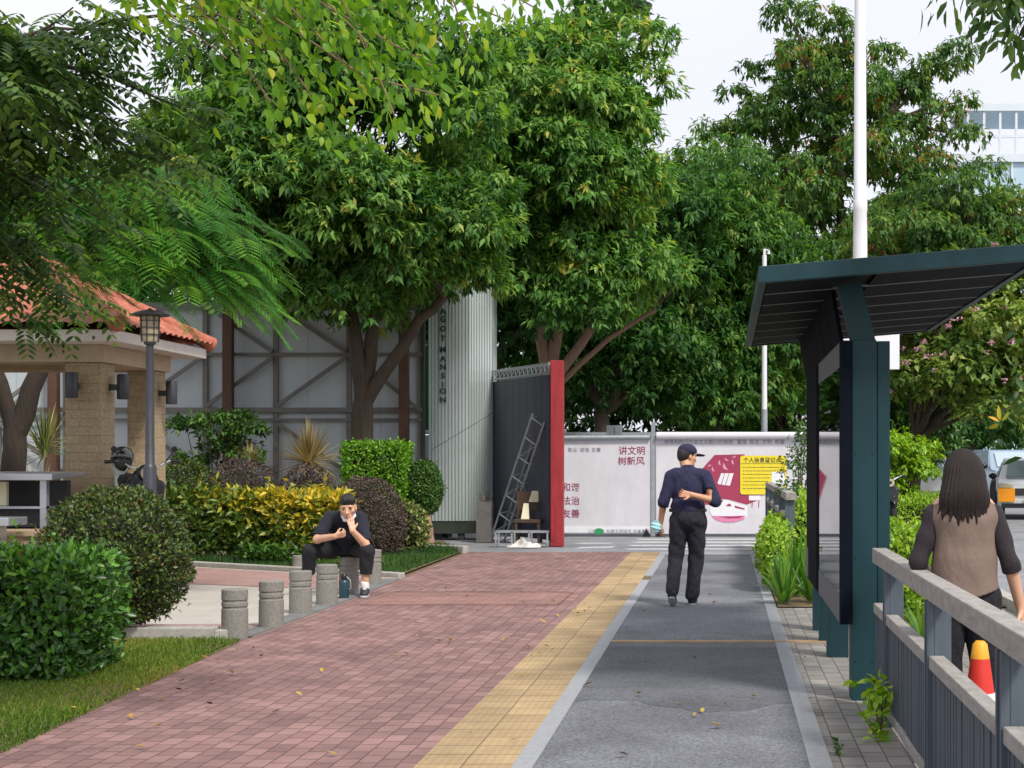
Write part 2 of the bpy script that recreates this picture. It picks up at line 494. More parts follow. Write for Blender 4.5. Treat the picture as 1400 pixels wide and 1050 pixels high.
def v3(*a): return np.array(a, float)
def hand(w, d, n, side, curl=(0.3, 0.35, 0.4, 0.45), s=1.0, thumb=(0.55, 0.7, 0.3)):
    """palm, four bent fingers and a thumb from wrist w; d fingers' direction, n where the palm faces, side +1/-1 thumb side"""
    d = unit(v3(*d)); n = v3(*n); n = unit(n - d * (n @ d)); t = np.cross(d, n) * side
    w = v3(*w); P = []
    for i in range(4):
        kn = w + (d * (0.092 - 0.004 * abs(i - 1)) + t * (0.030 - 0.020 * i)) * s
        P.append(('c', tuple(w + t * (0.016 - 0.010 * i) * s), tuple(kn), 0.014 * s, 0.0115 * s, 0.012))
        Lf = (0.070, 0.079, 0.073, 0.056)[i] * s; p = kn; a = 0.0
        for sl, rr in ((0.45, 0.0095), (0.31, 0.0085), (0.24, 0.0075)):
            a += curl[i]
            q = p + (d * math.cos(a) + n * math.sin(a) + t * (0.10 - 0.07 * i)) * Lf * sl
            P.append(('c', tuple(p), tuple(q), rr * s, (rr - 0.0008) * s, 0.004)); p = q
    p = w + (d * 0.025 + t * 0.022) * s
    u = unit(d * thumb[0] + t * thumb[1] + n * thumb[2]); q = p + u * 0.045 * s
    P.append(('c', tuple(p), tuple(q), 0.015 * s, 0.011 * s, 0.012))
    u = unit(u + d * 0.5); P.append(('c', tuple(q), tuple(q + u * 0.03 * s), 0.0105 * s, 0.008 * s, 0.005))
    return P

def axes(f, u):
    f = unit(v3(*f)); u = v3(*u); u = unit(u - f * (u @ f)); r = np.cross(f, u)
    return np.stack([r, f, u])
def head(c, f, u, s=1.0):
    A = axes(f, u); r, f, u = A; c = v3(*c)
    at = lambda x, y, z: tuple(c + (r * x + f * y + u * z) * s)
    e = lambda p, rad, k=0.02: ('e', at(*p), tuple(np.array(rad) * s), A, k)
    P = [e((0, -0.012, 0.03), (0.074, 0.093, 0.085)), e((0, 0.018, -0.03), (0.062, 0.072, 0.075), 0.03), e((0, 0.045, -0.075), (0.040, 0.042, 0.032), 0.03),
         ('c', at(0, 0.088, 0.005), at(0, 0.108, -0.032), 0.008 * s, 0.014 * s, 0.012),
         e((0.014, 0.095, -0.036), (0.010, 0.010, 0.008), 0.006), e((-0.014, 0.095, -0.036), (0.010, 0.010, 0.008), 0.006),
         e((0, 0.088, -0.062), (0.024, 0.010, 0.008), 0.006), e((0, 0.086, -0.073), (0.019, 0.010, 0.007), 0.006),
         e((0.033, 0.075, 0.026), (0.028, 0.014, 0.009), 0.010), e((-0.033, 0.075, 0.026), (0.028, 0.014, 0.009), 0.010),
         e((0.046, 0.060, -0.020), (0.022, 0.020, 0.020), 0.02), e((-0.046, 0.060, -0.020), (0.022, 0.020, 0.020), 0.02)]
    for sx in (-1, 1):
        P.append(e((0.074 * sx, -0.012, -0.01), (0.010, 0.020, 0.032), 0.008))
    return P, at, A
# ---------------------------------------------------------------- material set
M = {}
M['brick'] = brickmat('red_paving_brick', srgb(129,97,94), srgb(155,120,115), srgb(84,66,62), 0.205, 0.107, 0.0042, var=0.36, ks=0.55)
M['yellow'] = brickmat('tactile_paving', srgb(164,140,104), srgb(184,158,118), srgb(116,98,74), 0.257, 0.257, 0.004, var=0.34, ks=0.5, off=0.0, rib=0.0428, bump=0.5)
M['greybrick'] = brickmat('grey_paver', srgb(132,128,122), srgb(150,146,140), srgb(84,80,74), 0.24, 0.118, 0.004, var=0.3, ks=0.5)
M['slab'] = brickmat('pale_plaza_slab', srgb(176,170,160), srgb(184,178,168), srgb(150,145,136), 0.6, 0.6, 0.004, var=0.15, off=0.0)
M['pinkbrick'] = brickmat('pink_plaza_brick', srgb(158,126,120), srgb(168,134,126), srgb(112,96,90), 0.205, 0.107, 0.003, swap=False, var=0.2)
M['bandbrick'] = brickmat('grey_band_brick', srgb(112,112,112), srgb(126,125,123), srgb(84,82,80), 0.205, 0.107, 0.003, var=0.2)
M['cover'] = brickmat('paver_filled_cover', srgb(140,104,98), srgb(156,118,110), srgb(84,70,64), 0.205, 0.107, 0.004, swap=False, var=0.3)
M['asphalt'] = asphalt('cycle_path_asphalt', srgb(108,110,116)[:3], 0.42)
M['asphalt_dark'] = asphalt('darker_asphalt', srgb(92,94,99)[:3], 0.36)
M['road'] = asphalt('road_asphalt', srgb(130,132,136)[:3], 0.25)
M['paint'] = pmat('road_paint', srgb(188,189,192), 0.7, var=0.3, scale=9)
M['kerb'] = pmat('granite_kerb', srgb(150,152,156), 0.75, var=0.14, scale=30, bump=0.25, bscale=150)
M['kerb2'] = pmat('concrete_kerb', srgb(165,162,155), 0.85, var=0.22, scale=12, bump=0.4, bscale=90)
M['soil'] = pmat('bare_soil', srgb(104,84,62), 0.95, var=0.3, scale=5, bump=0.8, bscale=40, c2=srgb(120,104,72))
M['turf'] = pmat('turf', srgb(78,88,42), 0.95, var=0.3, scale=4, bump=0.8, bscale=60, c2=srgb(96,92,56))
M['bark'] = pmat('bark', srgb(80,69,58), 0.9, var=0.35, scale=9, bump=0.9, bscale=26, stretch=(3, 3, 0.6))
M['bark_pale'] = pmat('pale_bark', srgb(140,112,92), 0.85, var=0.25, scale=8, bump=0.7, bscale=26, stretch=(3, 3, 0.6))
M['bark_dark'] = pmat('dark_bark', srgb(56,47,40), 0.9, var=0.4, scale=9, bump=1.0, bscale=22, stretch=(3, 3, 0.7))
M['twig'] = pmat('twig', srgb(92,76,58), 0.85, var=0.25, scale=12)
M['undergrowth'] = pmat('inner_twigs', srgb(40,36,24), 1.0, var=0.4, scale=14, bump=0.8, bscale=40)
M['granite'] = pmat('grey_granite', srgb(130,128,122), 0.8, var=0.32, scale=55, bump=0.3, bscale=220)
M['granite2'] = pmat('weathered_granite', srgb(122,120,113), 0.85, var=0.22, scale=22, bump=0.35, bscale=160)
M['stone'] = brickmat('tan_split_stone', srgb(164,145,116), srgb(174,154,124), srgb(158,139,111), 0.21, 0.10, 0.0015, var=0.42, bump=1.0, stain=34)
# the stone courses of the columns run along z
def upright_brick(m):
    nt = m.node_tree
    sp = [n for n in nt.nodes if n.type == 'SEPXYZ'][0]; cb = [n for n in nt.nodes if n.type == 'COMBXYZ'][0]
    ad = nt.nodes.new('ShaderNodeMath'); ad.operation = 'ADD'
    nt.links.new(sp.outputs['X'], ad.inputs[0]); nt.links.new(sp.outputs['Y'], ad.inputs[1])
    nt.links.new(ad.outputs[0], cb.inputs[0]); nt.links.new(sp.outputs['Z'], cb.inputs[1])
upright_brick(M['stone'])
M['wallstone'] = pmat('tan_granite', srgb(158,136,112), 0.85, var=0.15, scale=60, bump=0.4, bscale=120)
M['fascia'] = pmat('white_painted_fascia', srgb(206,200,192), 0.7, var=0.10, scale=4, bump=0.1)
M['soffit'] = pmat('beige_render', srgb(176,158,134), 0.85, var=0.10, scale=6)
M['tile'] = pmat('terracotta_tile', srgb(160,84,66), 0.7, var=0.3, scale=9, bump=0.3, c2=srgb(196,118,92))
M['lampmetal'] = pmat('dark_grey_metal', srgb(66,68,74), 0.45, 0.4, var=0.12, scale=8)
M['lampglass'] = pmat('cream_lamp_glass', srgb(176,164,134), 0.3, var=0.08)
M['sheet'] = pmat('grey_hoarding_sheet', srgb(180,188,192), 0.5, 0.1, var=0.12, scale=1.2, bump=0.05, bscale=6, stretch=(1, 1, 0.4))
M['frame'] = pmat('grey_steel_frame', srgb(114,111,107), 0.6, 0.3, var=0.2, scale=5)
M['rust'] = pmat('brown_painted_steel', srgb(88,62,48), 0.7, 0.1, var=0.3, scale=4, stretch=(2, 2, .6))
M['greensheet'] = pmat('green_netting', srgb(28,108,66), 0.7, var=0.15, scale=6)
M['silver'] = pmat('corrugated_silver_sheet', srgb(196,206,204), 0.38, 0.35, var=0.07, scale=1.5, stretch=(3, 3, 0.25))
M['basebeam'] = pmat('dark_green_steel', srgb(52,58,48), 0.7, 0.1, var=0.25, scale=4)
M['letter'] = pmat('green_letter', srgb(30,72,56), 0.5, var=0.1)
M['navy'] = pmat('dark_navy_sheet', srgb(66,68,82), 0.5, 0.2, var=0.10, scale=1.0, stretch=(2, 2, 0.5))
M['red'] = pmat('red_painted_steel', srgb(150,40,44), 0.55, var=0.26, scale=5, stretch=(2, 2, 0.4))
M['galv'] = pmat('galvanised_steel', srgb(168,172,176), 0.45, 0.5, var=0.12, scale=10)
M['galvdark'] = pmat('dull_galvanised_steel', srgb(158,162,166), 0.5, 0.4, var=0.15, scale=10)
M['banner'] = pmat('white_banner_cloth', srgb(206,204,209), 0.65, var=0.09, scale=2.5, bump=0.35, bscale=3, stretch=(1, 1, 0.6))
M['white'] = pmat('white_paint', srgb(226,226,230), 0.5, var=0.05, scale=4)
M['whitepole'] = pmat('white_lamp_pole', srgb(222,223,226), 0.35, var=0.05, scale=2)
M['magenta'] = pmat('magenta_print', srgb(158,54,84), 0.6, var=0.10, scale=3)
M['pink'] = pmat('pink_print', srgb(216,130,170), 0.6, var=0.08)
M['palepink'] = pmat('pale_pink_print', srgb(208,150,176), 0.6, var=0.08)
M['yellowpaper'] = pmat('yellow_notice', srgb(228,208,46), 0.55, var=0.06, scale=8, bump=0.15, bscale=14)
M['ink'] = pmat('dark_ink', srgb(58,54,44), 0.7)
M['greyink'] = pmat('grey_ink', srgb(128,126,142), 0.7)
M['plumink'] = pmat('plum_ink', srgb(140,52,86), 0.7)
M['signgreen'] = pmat('green_badge', srgb(52,142,92), 0.6)
M['teal'] = pmat('dark_teal_paint', srgb(22,56,62), 0.5, spec=0.3, var=0.22, scale=3, stretch=(2, 2, 0.5))
M['tealdark'] = pmat('dark_slate_panel', srgb(20,25,33), 0.6, var=0.12, scale=5, spec=0.02)
M['greyrail'] = pmat('grey_board_rail', srgb(96,98,104), 0.5, var=0.10, scale=5)
M['railtop'] = pmat('weathered_rail', srgb(142,136,130), 0.75, var=0.16, scale=9, bump=0.3, bscale=60, c2=srgb(164,160,156), stretch=(2.5, 1, 2.5))
M['slat'] = pmat('blue_grey_slat', srgb(72,80,90), 0.6, var=0.22, scale=5, bump=0.15, stretch=(4, 4, 0.4))
M['postmetal'] = pmat('blue_grey_post', srgb(88,98,108), 0.5, 0.25, var=0.16, scale=6, stretch=(4, 4, .6))
M['steel'] = pmat('brushed_stainless', srgb(190,194,200), 0.3, 0.8, var=0.06, scale=3, stretch=(1, 8, 8))
M['dark'] = pmat('dark_panel', srgb(46, 48, 52), 0.5, var=0.15)
M['wood'] = pmat('dark_wood', srgb(74,56,44), 0.65, var=0.2, scale=6, stretch=(1, 6, 6))
M['cream'] = pmat('cream_board', srgb(212,206,176), 0.6, var=0.06)
M['tarp'] = pmat('white_tarp', srgb(206,202,196), 0.7, var=0.12, scale=7, bump=0.4, bscale=14)
M['black'] = pmat('black_plastic', srgb(24,24,27), 0.4, var=0.1)
M['rubber'] = pmat('tyre_rubber', srgb(30,30,31), 0.85, var=0.2, scale=20)
M['chrome'] = pmat('chrome', srgb(210,212,216), 0.15, 1.0, var=0.03)
M['carsilver'] = pmat('silver_car_paint', srgb(206,208,210), 0.3, 0.2, var=0.03, coat=0.6)
M['carblue'] = pmat('pale_blue_car_paint', srgb(160,180,200), 0.3, 0.3, var=0.03, coat=0.6)
M['amber'] = pmat('amber_lens', srgb(250,158,24), 0.3, var=0.05)
M['helmet'] = pmat('black_helmet_shell', srgb(28,30,34), 0.12, var=0.05, coat=1)
M['brownplastic'] = pmat('brown_plastic', srgb(112,58,40), 0.5, var=0.15)
M['bottle'] = pmat('teal_bottle', srgb(32,66,78), 0.35, var=0.08)
M['cone'] = pmat('red_cone_plastic', srgb(206,48,34), 0.5, var=0.1)
M['conewhite'] = pmat('cone_reflective_band', srgb(222,218,214), 0.4, var=0.06)
M['coneyellow'] = pmat('yellow_cone_top', srgb(226,160,36), 0.5, var=0.08)
M['skin'] = pmat('skin', srgb(206,160,130), 0.5, var=0.07, scale=14, c2=srgb(214,166,138))
M['skin2'] = pmat('skin_tanned', srgb(196,146,114), 0.5, var=0.08, scale=14)
M['hair'] = pmat('black_hair', srgb(34,31,31), 0.42, var=0.3, scale=40, bump=0.5, bscale=120, stretch=(6, 6, 0.5))
M['hairbrown'] = pmat('dark_brown_hair', srgb(28,23,24), 0.48, spec=0.3, var=0.45, scale=60, bump=0.5, bscale=130, c2=srgb(50,37,34), stretch=(7, 7, 0.25))
M['navycloth'] = pmat('navy_knit', srgb(36,36,66), 0.9, var=0.12, scale=30, bump=0.75, bscale=17, stretch=(1.6, 1.6, 0.8))
M['trouser'] = pmat('dark_trouser_cloth', srgb(30,30,41), 0.85, var=0.10, scale=12, bump=0.75, bscale=17, stretch=(1.6, 1.6, 0.8))
M['blackcloth'] = pmat('black_cloth', srgb(27,27,34), 0.9, var=0.15, scale=16, bump=0.75, bscale=17, stretch=(1.6, 1.6, 0.8))
M['tee'] = pmat('black_tee', srgb(28,30,44), 0.9, var=0.15, scale=16, bump=0.75, bscale=17, stretch=(1.6, 1.6, 0.8))
M['lace'] = pmat('black_lace', srgb(46,39,44), 0.9, var=0.5, scale=130, bump=0.6, bscale=200)
M['taupe'] = pmat('taupe_vest_cloth', srgb(119,101,91), 0.9, var=0.07, scale=10, bump=0.35, bscale=15, stretch=(1.6, 1.6, 0.8))
M['shoe'] = pmat('shoe_dark', srgb(40,42,50), 0.6, var=0.15)
M['sole'] = pmat('shoe_sole', srgb(180,180,184), 0.6, var=0.08)
M['sock'] = pmat('white_sock', srgb(226,224,222), 0.9, var=0.04)
M['mask'] = pmat('pale_blue_mask', srgb(166,216,226), 0.8, var=0.05)
M['maskwhite'] = pmat('white_mask', srgb(216,226,230), 0.8, var=0.04)
M['eye'] = pmat('eye_dark', srgb(26,20,18), 0.2, var=0.02)
M['lip'] = pmat('lip', srgb(170,104,94), 0.45, var=0.05)
M['strip'] = pmat('tan_cable_cover', srgb(166,140,108), 0.7, var=0.25, scale=5)
M['cable'] = pmat('grey_cable', srgb(90,90,94), 0.6)
M['facade'] = pmat('pale_spandrel', srgb(206,214,222), 0.5, var=0.06, scale=0.2)
M['facadeglass'] = pmat('blue_facade_glass', srgb(176,200,216), 0.3, 0.0, var=0.2, scale=0.15)
def glassmat():
    m, nt, bs = newmat('clear_glass'); nt.nodes.remove(bs)
    tr = _n(nt, 'ShaderNodeBsdfTransparent'); tr.inputs[0].default_value = (0.82, 0.86, 0.86, 1)
    gl = _n(nt, 'ShaderNodeBsdfGlossy', Roughness=0.02); fr = _n(nt, 'ShaderNodeFresnel', IOR=1.5); mx = _n(nt, 'ShaderNodeMixShader')
    nt.links.new(fr.outputs[0], mx.inputs[0]); nt.links.new(tr.outputs[0], mx.inputs[1]); nt.links.new(gl.outputs[0], mx.inputs[2])
    nt.links.new(mx.outputs[0], nt.nodes['Material Output'].inputs['Surface'])
    return m
M['glass'] = glassmat()
M['carglass'] = pmat('car_glass', srgb(168,184,192), 0.08, 0.0, var=0.05, spec=1.0)
LM = {}
g = lambda r, gg, b: srgb(r, gg, b)[:3]
LM['fig'] = leafmat('glossy_green_leaf', [(0, g(38,76,30)), (0.45, g(74,118,52)), (0.9, g(134,172,86)), (0.98, g(170,166,80))], 0.52, 0.38, 1.6, 0.3)
LM['fig2'] = leafmat('mid_green_leaf', [(0, g(40,80,30)), (0.45, g(82,128,56)), (0.9, g(146,182,92)), (0.985, g(182,174,82))], 0.52, 0.38, 1.6, 0.3)
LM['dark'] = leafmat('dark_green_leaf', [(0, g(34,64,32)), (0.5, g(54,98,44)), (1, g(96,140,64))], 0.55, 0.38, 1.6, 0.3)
LM['olive'] = leafmat('olive_green_leaf', [(0, g(44,76,38)), (0.5, g(78,116,54)), (0.92, g(122,152,68)), (0.97, g(150,122,58)), (1, g(150,98,56))], 0.55, 0.38, 1.6, 0.3)
LM['flowering'] = leafmat('yellow_green_leaf', [(0, g(64,96,40)), (0.5, g(112,140,58)), (1, g(170,178,96))], 0.5)
LM['blossom'] = leafmat('pink_blossom', [(0, g(190,124,154)), (1, g(226,188,204))], 0.6, 0.2, 1.2)
LM['lime'] = leafmat('lime_green_leaf', [(0, g(62,108,30)), (0.55, g(100,146,36)), (0.95, g(138,168,46)), (1, g(172,172,54))], 0.45, 0.45, 1.9)
LM['pinnate'] = leafmat('dark_pinnate_leaf', [(0, g(42,68,40)), (0.6, g(66,100,50)), (1, g(106,136,62))], 0.5, 0.42, 1.7)
LM['feather'] = leafmat('feathery_bright_leaf', [(0, g(40,84,40)), (0.5, g(66,124,46)), (1, g(126,176,54))], 0.5, 0.35, 1.7)
LM['hedge'] = leafmat('glossy_hedge_leaf', [(0, g(34,62,28)), (0.45, g(62,104,42)), (0.8, g(98,150,54)), (0.985, g(126,176,70)), (1, g(136,112,60))], 0.32, 0.2)
LM['bush'] = leafmat('bush_leaf', [(0, g(34,50,24)), (0.5, g(60,84,34)), (0.85, g(96,118,44)), (1, g(110,84,50))], 0.45, 0.2)
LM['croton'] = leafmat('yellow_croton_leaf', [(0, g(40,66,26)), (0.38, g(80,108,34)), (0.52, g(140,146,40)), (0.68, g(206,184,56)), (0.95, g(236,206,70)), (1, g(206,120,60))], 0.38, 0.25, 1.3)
LM['plum'] = leafmat('purple_brown_leaf', [(0, g(52,44,40)), (0.6, g(86,72,66)), (1, g(118,100,90))], 0.6, 0.1, 1.0)
LM['cube'] = leafmat('bright_hedge_leaf', [(0, g(54,100,24)), (0.5, g(92,146,32)), (1, g(146,186,56))], 0.4, 0.3)
LM['round'] = leafmat('round_shrub_leaf', [(0, g(36,66,26)), (0.5, g(60,102,36)), (1, g(100,136,50))], 0.45, 0.2)
LM['straw'] = leafmat('straw_blade', [(0, g(120,100,64)), (0.5, g(164,144,92)), (1, g(206,190,140))], 0.6, 0.2, 1.1)
LM['strap'] = leafmat('strap_leaf', [(0, g(48,92,36)), (0.6, g(86,138,48)), (1, g(140,176,76))], 0.4, 0.3)
LM['limeshrub'] = leafmat('lime_shrub_leaf', [(0, g(84,130,30)), (0.5, g(132,172,40)), (1, g(178,204,72))], 0.45, 0.35)
LM['grass'] = leafmat('grass_blade', [(0, g(74,100,34)), (0.55, g(108,142,46)), (0.85, g(146,158,66)), (1, g(172,152,94))], 0.6, 0.3, 1.3)
LM['grass2'] = leafmat('cool_grass_blade', [(0, g(46,84,40)), (0.6, g(74,116,52)), (1, g(120,146,76))], 0.6, 0.3, 1.3)
LM['dry'] = leafmat('fallen_leaf', [(0, g(96,66,42)), (0.5, g(150,110,60)), (1, g(190,160,70))], 0.7, 0.1, 1.0)
LM['varieg'] = leafmat('variegated_leaf', [(0, g(60,86,40)), (0.6, g(110,128,64)), (1, g(178,172,110))], 0.5, 0.2)

def struct(mb, name, m, **k):
    o = mb.build(name, m, **k); o['kind'] = 'structure'; return o

# ---------------------------------------------------------------- ground and paving (sheets 4 mm apart)
def poly(pts, z): return [(x, y, z) for x, y in pts]
struct(MB().sheet(poly([(-400, -60), (400, -60), (400, 900), (-400, 900)], -0.03)), 'ground', M['turf'])
struct(MB().sheet(poly([(-12, -6), (5.5, -6), (5.5, 26.6), (-12, 26.6)], -0.008)), 'paving_bed', M['soil'])
struct(MB().sheet(poly([(-3.5, 0), (-3.71, 8.25), (-4.02, 13.6), (-4.02, 17.5), (-4.12, 20.6), (-4.2, 26.4), (-1.52, 26.4), (-1.52, 0)], 0.0)), 'brick_pavement', M['brick'])
struct(MB().sheet(poly([(-1.52, 0), (-1.52, 26.4), (-1.04, 26.4), (-1.04, 0)], 0.0)), 'tactile_strip', M['yellow'])
struct(MB().sheet(poly([(-0.935, 0), (-0.935, 26.4), (0.42, 26.4), (0.42, 0)], 0.0)), 'cycle_path', M['asphalt'])
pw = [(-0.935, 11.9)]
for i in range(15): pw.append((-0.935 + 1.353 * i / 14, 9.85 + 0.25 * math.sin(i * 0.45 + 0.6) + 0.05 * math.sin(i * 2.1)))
struct(MB().sheet(poly(pw + [(0.418, 12.9), (-0.935, 13.0)], 0.0015)), 'path_dark_sheet', M['asphalt_dark'])  # darker asphalt tone across part of the path, near edge wavy
for nm, x0, x1 in (('path_edging', -1.04, -0.935), ('path_edging', 0.42, 0.535)):
    mb = MB(); y = 0.2
    while y < 26.3:
        if not (x0 < -1 and 19.6 < y < 20.4): mb.box((x0, y, -0.05), (x1, min(y + 0.795, 26.4), 0.009 + random.uniform(-0.002, 0.002)))
        y += 0.8
    struct(mb, nm, M['kerb'], bevel=0.004)
struct(MB().sheet(poly([(0.535, 0), (0.535, 16.4), (2.4, 16.4), (2.4, 0)], 0.0)), 'grey_paver_strip', M['greybrick'])
struct(MB().box((-0.93, 13.25, 0.0), (0.95, 13.36, 0.012)), 'cable_cover_strip', M['strip'])
struct(MB().sheet(poly([(-9.5, 13.75), (-4.02, 13.75), (-4.02, 17.5), (-4.12, 20.6), (-9.5, 24.1)], -0.002)), 'plaza', M['slab'])
struct(MB().sheet(poly([(-9.5, 13.72), (-4.24, 13.72), (-4.24, 14.75), (-9.5, 14.75)], 0.003)), 'plaza_brick_band', M['pinkbrick'])
struct(MB().sheet(poly([(-9.5, 20.9), (-4.25, 18.6), (-4.16, 20.45), (-9.5, 24.0)], 0.003)), 'plaza_brick_band', M['pinkbrick'])
struct(MB().sheet(poly([(-4.24, 13.7), (-4.03, 13.7), (-4.03, 17.5), (-4.12, 20.5), (-4.3, 20.5), (-4.24, 17.5)], 0.005)), 'plaza_edge_band', M['bandbrick'])
struct(MB().sheet(poly([(-3.75, 16.7), (-1.75, 16.7), (-1.75, 18.3), (-3.75, 18.3)], 0.006)), 'paver_filled_cover', M['cover'])
mb = MB()
for a, b in (((-3.77, 16.68, 0), (-1.73, 16.71, 0.012)), ((-3.77, 18.29, 0), (-1.73, 18.32, 0.012)), ((-1.75, 16.715, 0), (-1.72, 18.285, 0.012)), ((-3.78, 16.715, 0), (-3.75, 18.285, 0.012))): mb.box(a, b)
struct(mb, 'cover_frame', M['cover'])
struct(MB().sheet(poly([(-30, 26.4), (30, 26.4), (30, 33.5), (-30, 33.5)], -0.012)), 'side_road', M['road'])
mb = MB()
for y0, y1 in ((27.3, 27.7), (28.4, 28.85), (29.55, 30.0), (30.7, 31.15)):
    mb.sheet(poly([(-1.6, y0), (0.75, y0), (0.75, y1), (-1.75, y1)], -0.008))
struct(mb, 'zebra_crossing_paint', M['paint'])
mb = MB()
mb.sheet(poly([(-2.6, 27.6), (-1.95, 27.9), (-1.9, 28.4), (-2.5, 28.2)], -0.008)).sheet(poly([(-2.75, 29.2), (-2.1, 29.3), (-2.0, 29.6), (-2.6, 29.7)], -0.008))
struct(mb, 'worn_road_paint', M['paint'])
struct(MB().box((-0.93, 25.55, 0.004), (0.75, 26.38, 0.014)), 'dropped_kerb_slab', M['kerb'])
# carriageway right of the pavement, curving away to the right
struct(MB().sheet(poly([(3.1, -4), (3.1, 17), (3.3, 26), (3.9, 33), (5.4, 44), (8, 60), (14, 95), (40, 200), (60, 200), (40, 60), (18, 26), (16, -4)], -0.004)), 'carriageway', M['road'])
mb = MB()
kp = [(2.95, -4), (2.95, 17), (3.15, 26), (3.75, 33), (5.25, 44), (7.85, 60)]
for (x0, y0), (x1, y1) in zip(kp, kp[1:]): mb.bar((x0, y0, 0.03), (x1, y1, 0.03), 0.14, 0.14)
struct(mb, 'road_kerb', M['kerb2'])
struct(MB().sheet(poly([(2.4, -4), (2.4, 17), (2.88, 17), (2.88, -4)], -0.004)), 'kerbside_pavers', M['greybrick'])
# planting beds
struct(MB().sheet(poly([(0.55, 16.4), (0.55, 26.3), (2.88, 26.3), (2.88, 16.4)], 0.012)), 'planting_bed', M['soil'])
bed = [(-14, 25.6), (-8.0, 23.35), (-4.2, 20.75), (-4.28, 26.2), (-5.2, 29.8), (-14, 29.8)]
struct(MB().sheet(poly(bed, 0.02)), 'garden_bed', M['soil'])
struct(MB().sheet(poly([(-12, 2), (-3.56, 2), (-3.77, 8.25), (-4.08, 13.4), (-12, 13.4)], 0.003)), 'lawn_soil', M['soil'])

mb = MB()
mb.bar((-9.2, 24.15, 0.0), (-4.15, 20.72, 0.0), 0.12, 0.12)
tag(mb.build('concrete_kerb', M['kerb2'], bevel=0.012), 'long pale concrete kerb between the plaza paving and the yellow croton hedge', 'kerb')
mb = MB(); mb.box((-9.5, 13.5, -0.02), (-4.28, 13.68, 0.10)); mb.prism([(-4.28, 13.5, -0.02), (-4.12, 13.55, -0.02), (-4.12, 13.66, -0.02), (-4.28, 13.68, -0.02)], (0, 0, 0.10))
tag(mb.build('concrete_kerb', M['kerb2'], bevel=0.012), 'mossy concrete kerb closing the grass verge beside the first bollard', 'kerb')
mb = MB(); mb.bar((-5.6, 27.2, 0.04), (-4.22, 26.3, 0.04), 0.13, 0.14)
tag(mb.build('concrete_kerb', M['kerb2'], bevel=0.012), 'short concrete kerb at the far tip of the grass by the silver gate pillar', 'kerb')

# ---------------------------------------------------------------- bollards
def bollard_parts(root, x, y):
    prof = [(0.0, -0.01), (0.112, -0.01), (0.110, 0.245), (0.103, 0.252), (0.103, 0.266), (0.110, 0.272), (0.110, 0.300), (0.103, 0.306), (0.103, 0.320), (0.110, 0.326), (0.109, 0.408), (0.103, 0.415), (0.0, 0.417)]
    MB().lathe(prof, (x, y, 0), 32).build('shaft', M['granite'], root, smooth=True)
BL = ['grey stone bollard nearest the grass verge, first of the row', 'second stone bollard from the grass verge, on the pale slabs', 'third stone bollard from the grass verge, left of the two before the sitting man',
      'stone bollard just left of the teal bottle', 'stone bollard the man in black is sitting on', 'grey stone bollard right behind the sitting man\'s left knee']
BP = [U(321, 872, 13.64), U(371, 857, 14.54), U(411, 838, 15.87), U(447, 826, 16.84), U(477, 811, 18.2), U(509, 798, 19.64)]
b0 = thing('bollard', BL[0], 'bollard', (BP[0].x, BP[0].y, 0), 'stone bollards along the plaza edge')
bollard_parts(b0, BP[0].x, BP[0].y)
for i in range(1, 6):
    c = copy_tree(b0); c.location = (BP[i].x, BP[i].y, 0); c['label'] = BL[i]; c.rotation_euler.z = i
    ORG[c.name] = Vector(c.location)
p = U(408, 780, 22.0)
c = copy_tree(b0); c.location = (p.x, p.y, 0); c.scale = (0.72, 0.72, 0.5); c['label'] = 'small low stone bollard in front of the croton hedge, behind the row'

# ---------------------------------------------------------------- pavilion
pv = thing('garden_pavilion', 'garden pavilion with terracotta tiled hip roof on tan stone columns', 'pavilion', (-9.5, 19.6, 0))
ex0, ex1, ey0, ey1, ez, rz = -13.9, -6.82, 18.0, 21.2, 2.97, 3.86
rx0, rx1, ry = -12.3, -8.32, 19.6
def column(x0, y0, x1, y1):
    c = MB().box((x0, y0, -0.02), (x1, y1, 2.64)).build('column', M['stone'], pv, bevel=0.01)
column(-7.62, 18.6, -7.2, 19.02); column(-7.55, 20.35, -7.2, 20.75); column(-13.2, 18.6, -12.8, 19.0); column(-13.2, 20.35, -12.8, 20.75)
mb = MB()
for a, b in (((-13.3, 18.55, 2.64), (-7.15, 19.05, 2.84)), ((-13.3, 20.3, 2.64), (-7.15, 20.8, 2.84)), ((-7.65, 19.052, 2.642), (-7.152, 20.298, 2.838)), ((-13.3, 19.052, 2.642), (-12.8, 20.298, 2.838))): mb.box(a, b)
mb.build('beam', M['soffit'], pv)
MB().box((ex0, ey0, 2.843), (ex1, ey1, 2.97)).build('fascia', M['fascia'], pv, bevel=0.008)
# barrel tiles: one wavy sheet per roof face
def tile_face(A, B, C, D):        # eave A->B, top D->C (above A, B)
    A, B, C, D = map(Vector, (A, B, C, D))
    W = (B - A).length; nu = max(4, int(W / 0.20)) * 8; nv = max(3, int(((C + D) / 2 - (A + B) / 2).length / 0.26)) * 3
    nrm = (B - A).cross(D - A).normalized(); V, Fc = [], []
    ux = (B - A).normalized()
    for j in range(nv + 1):
        t = j / nv; P0 = A.lerp(D, t); P1 = B.lerp(C, t)
        fr = (j % 3) / 3; step = 0.028 * (1 - fr)
        for i in range(nu + 1):
            p = P0.lerp(P1, i / nu)
            a = (p - A).dot(ux) / 0.20
            V.append(p + nrm * (0.035 * abs(math.cos(math.pi * a)) + step + 0.03))
    for j in range(nv):
        for i in range(nu): k = j * (nu + 1) + i; Fc.append((k, k + 1, k + nu + 2, k + nu + 1))
    return V, Fc
mb = MB()
e = 0.06
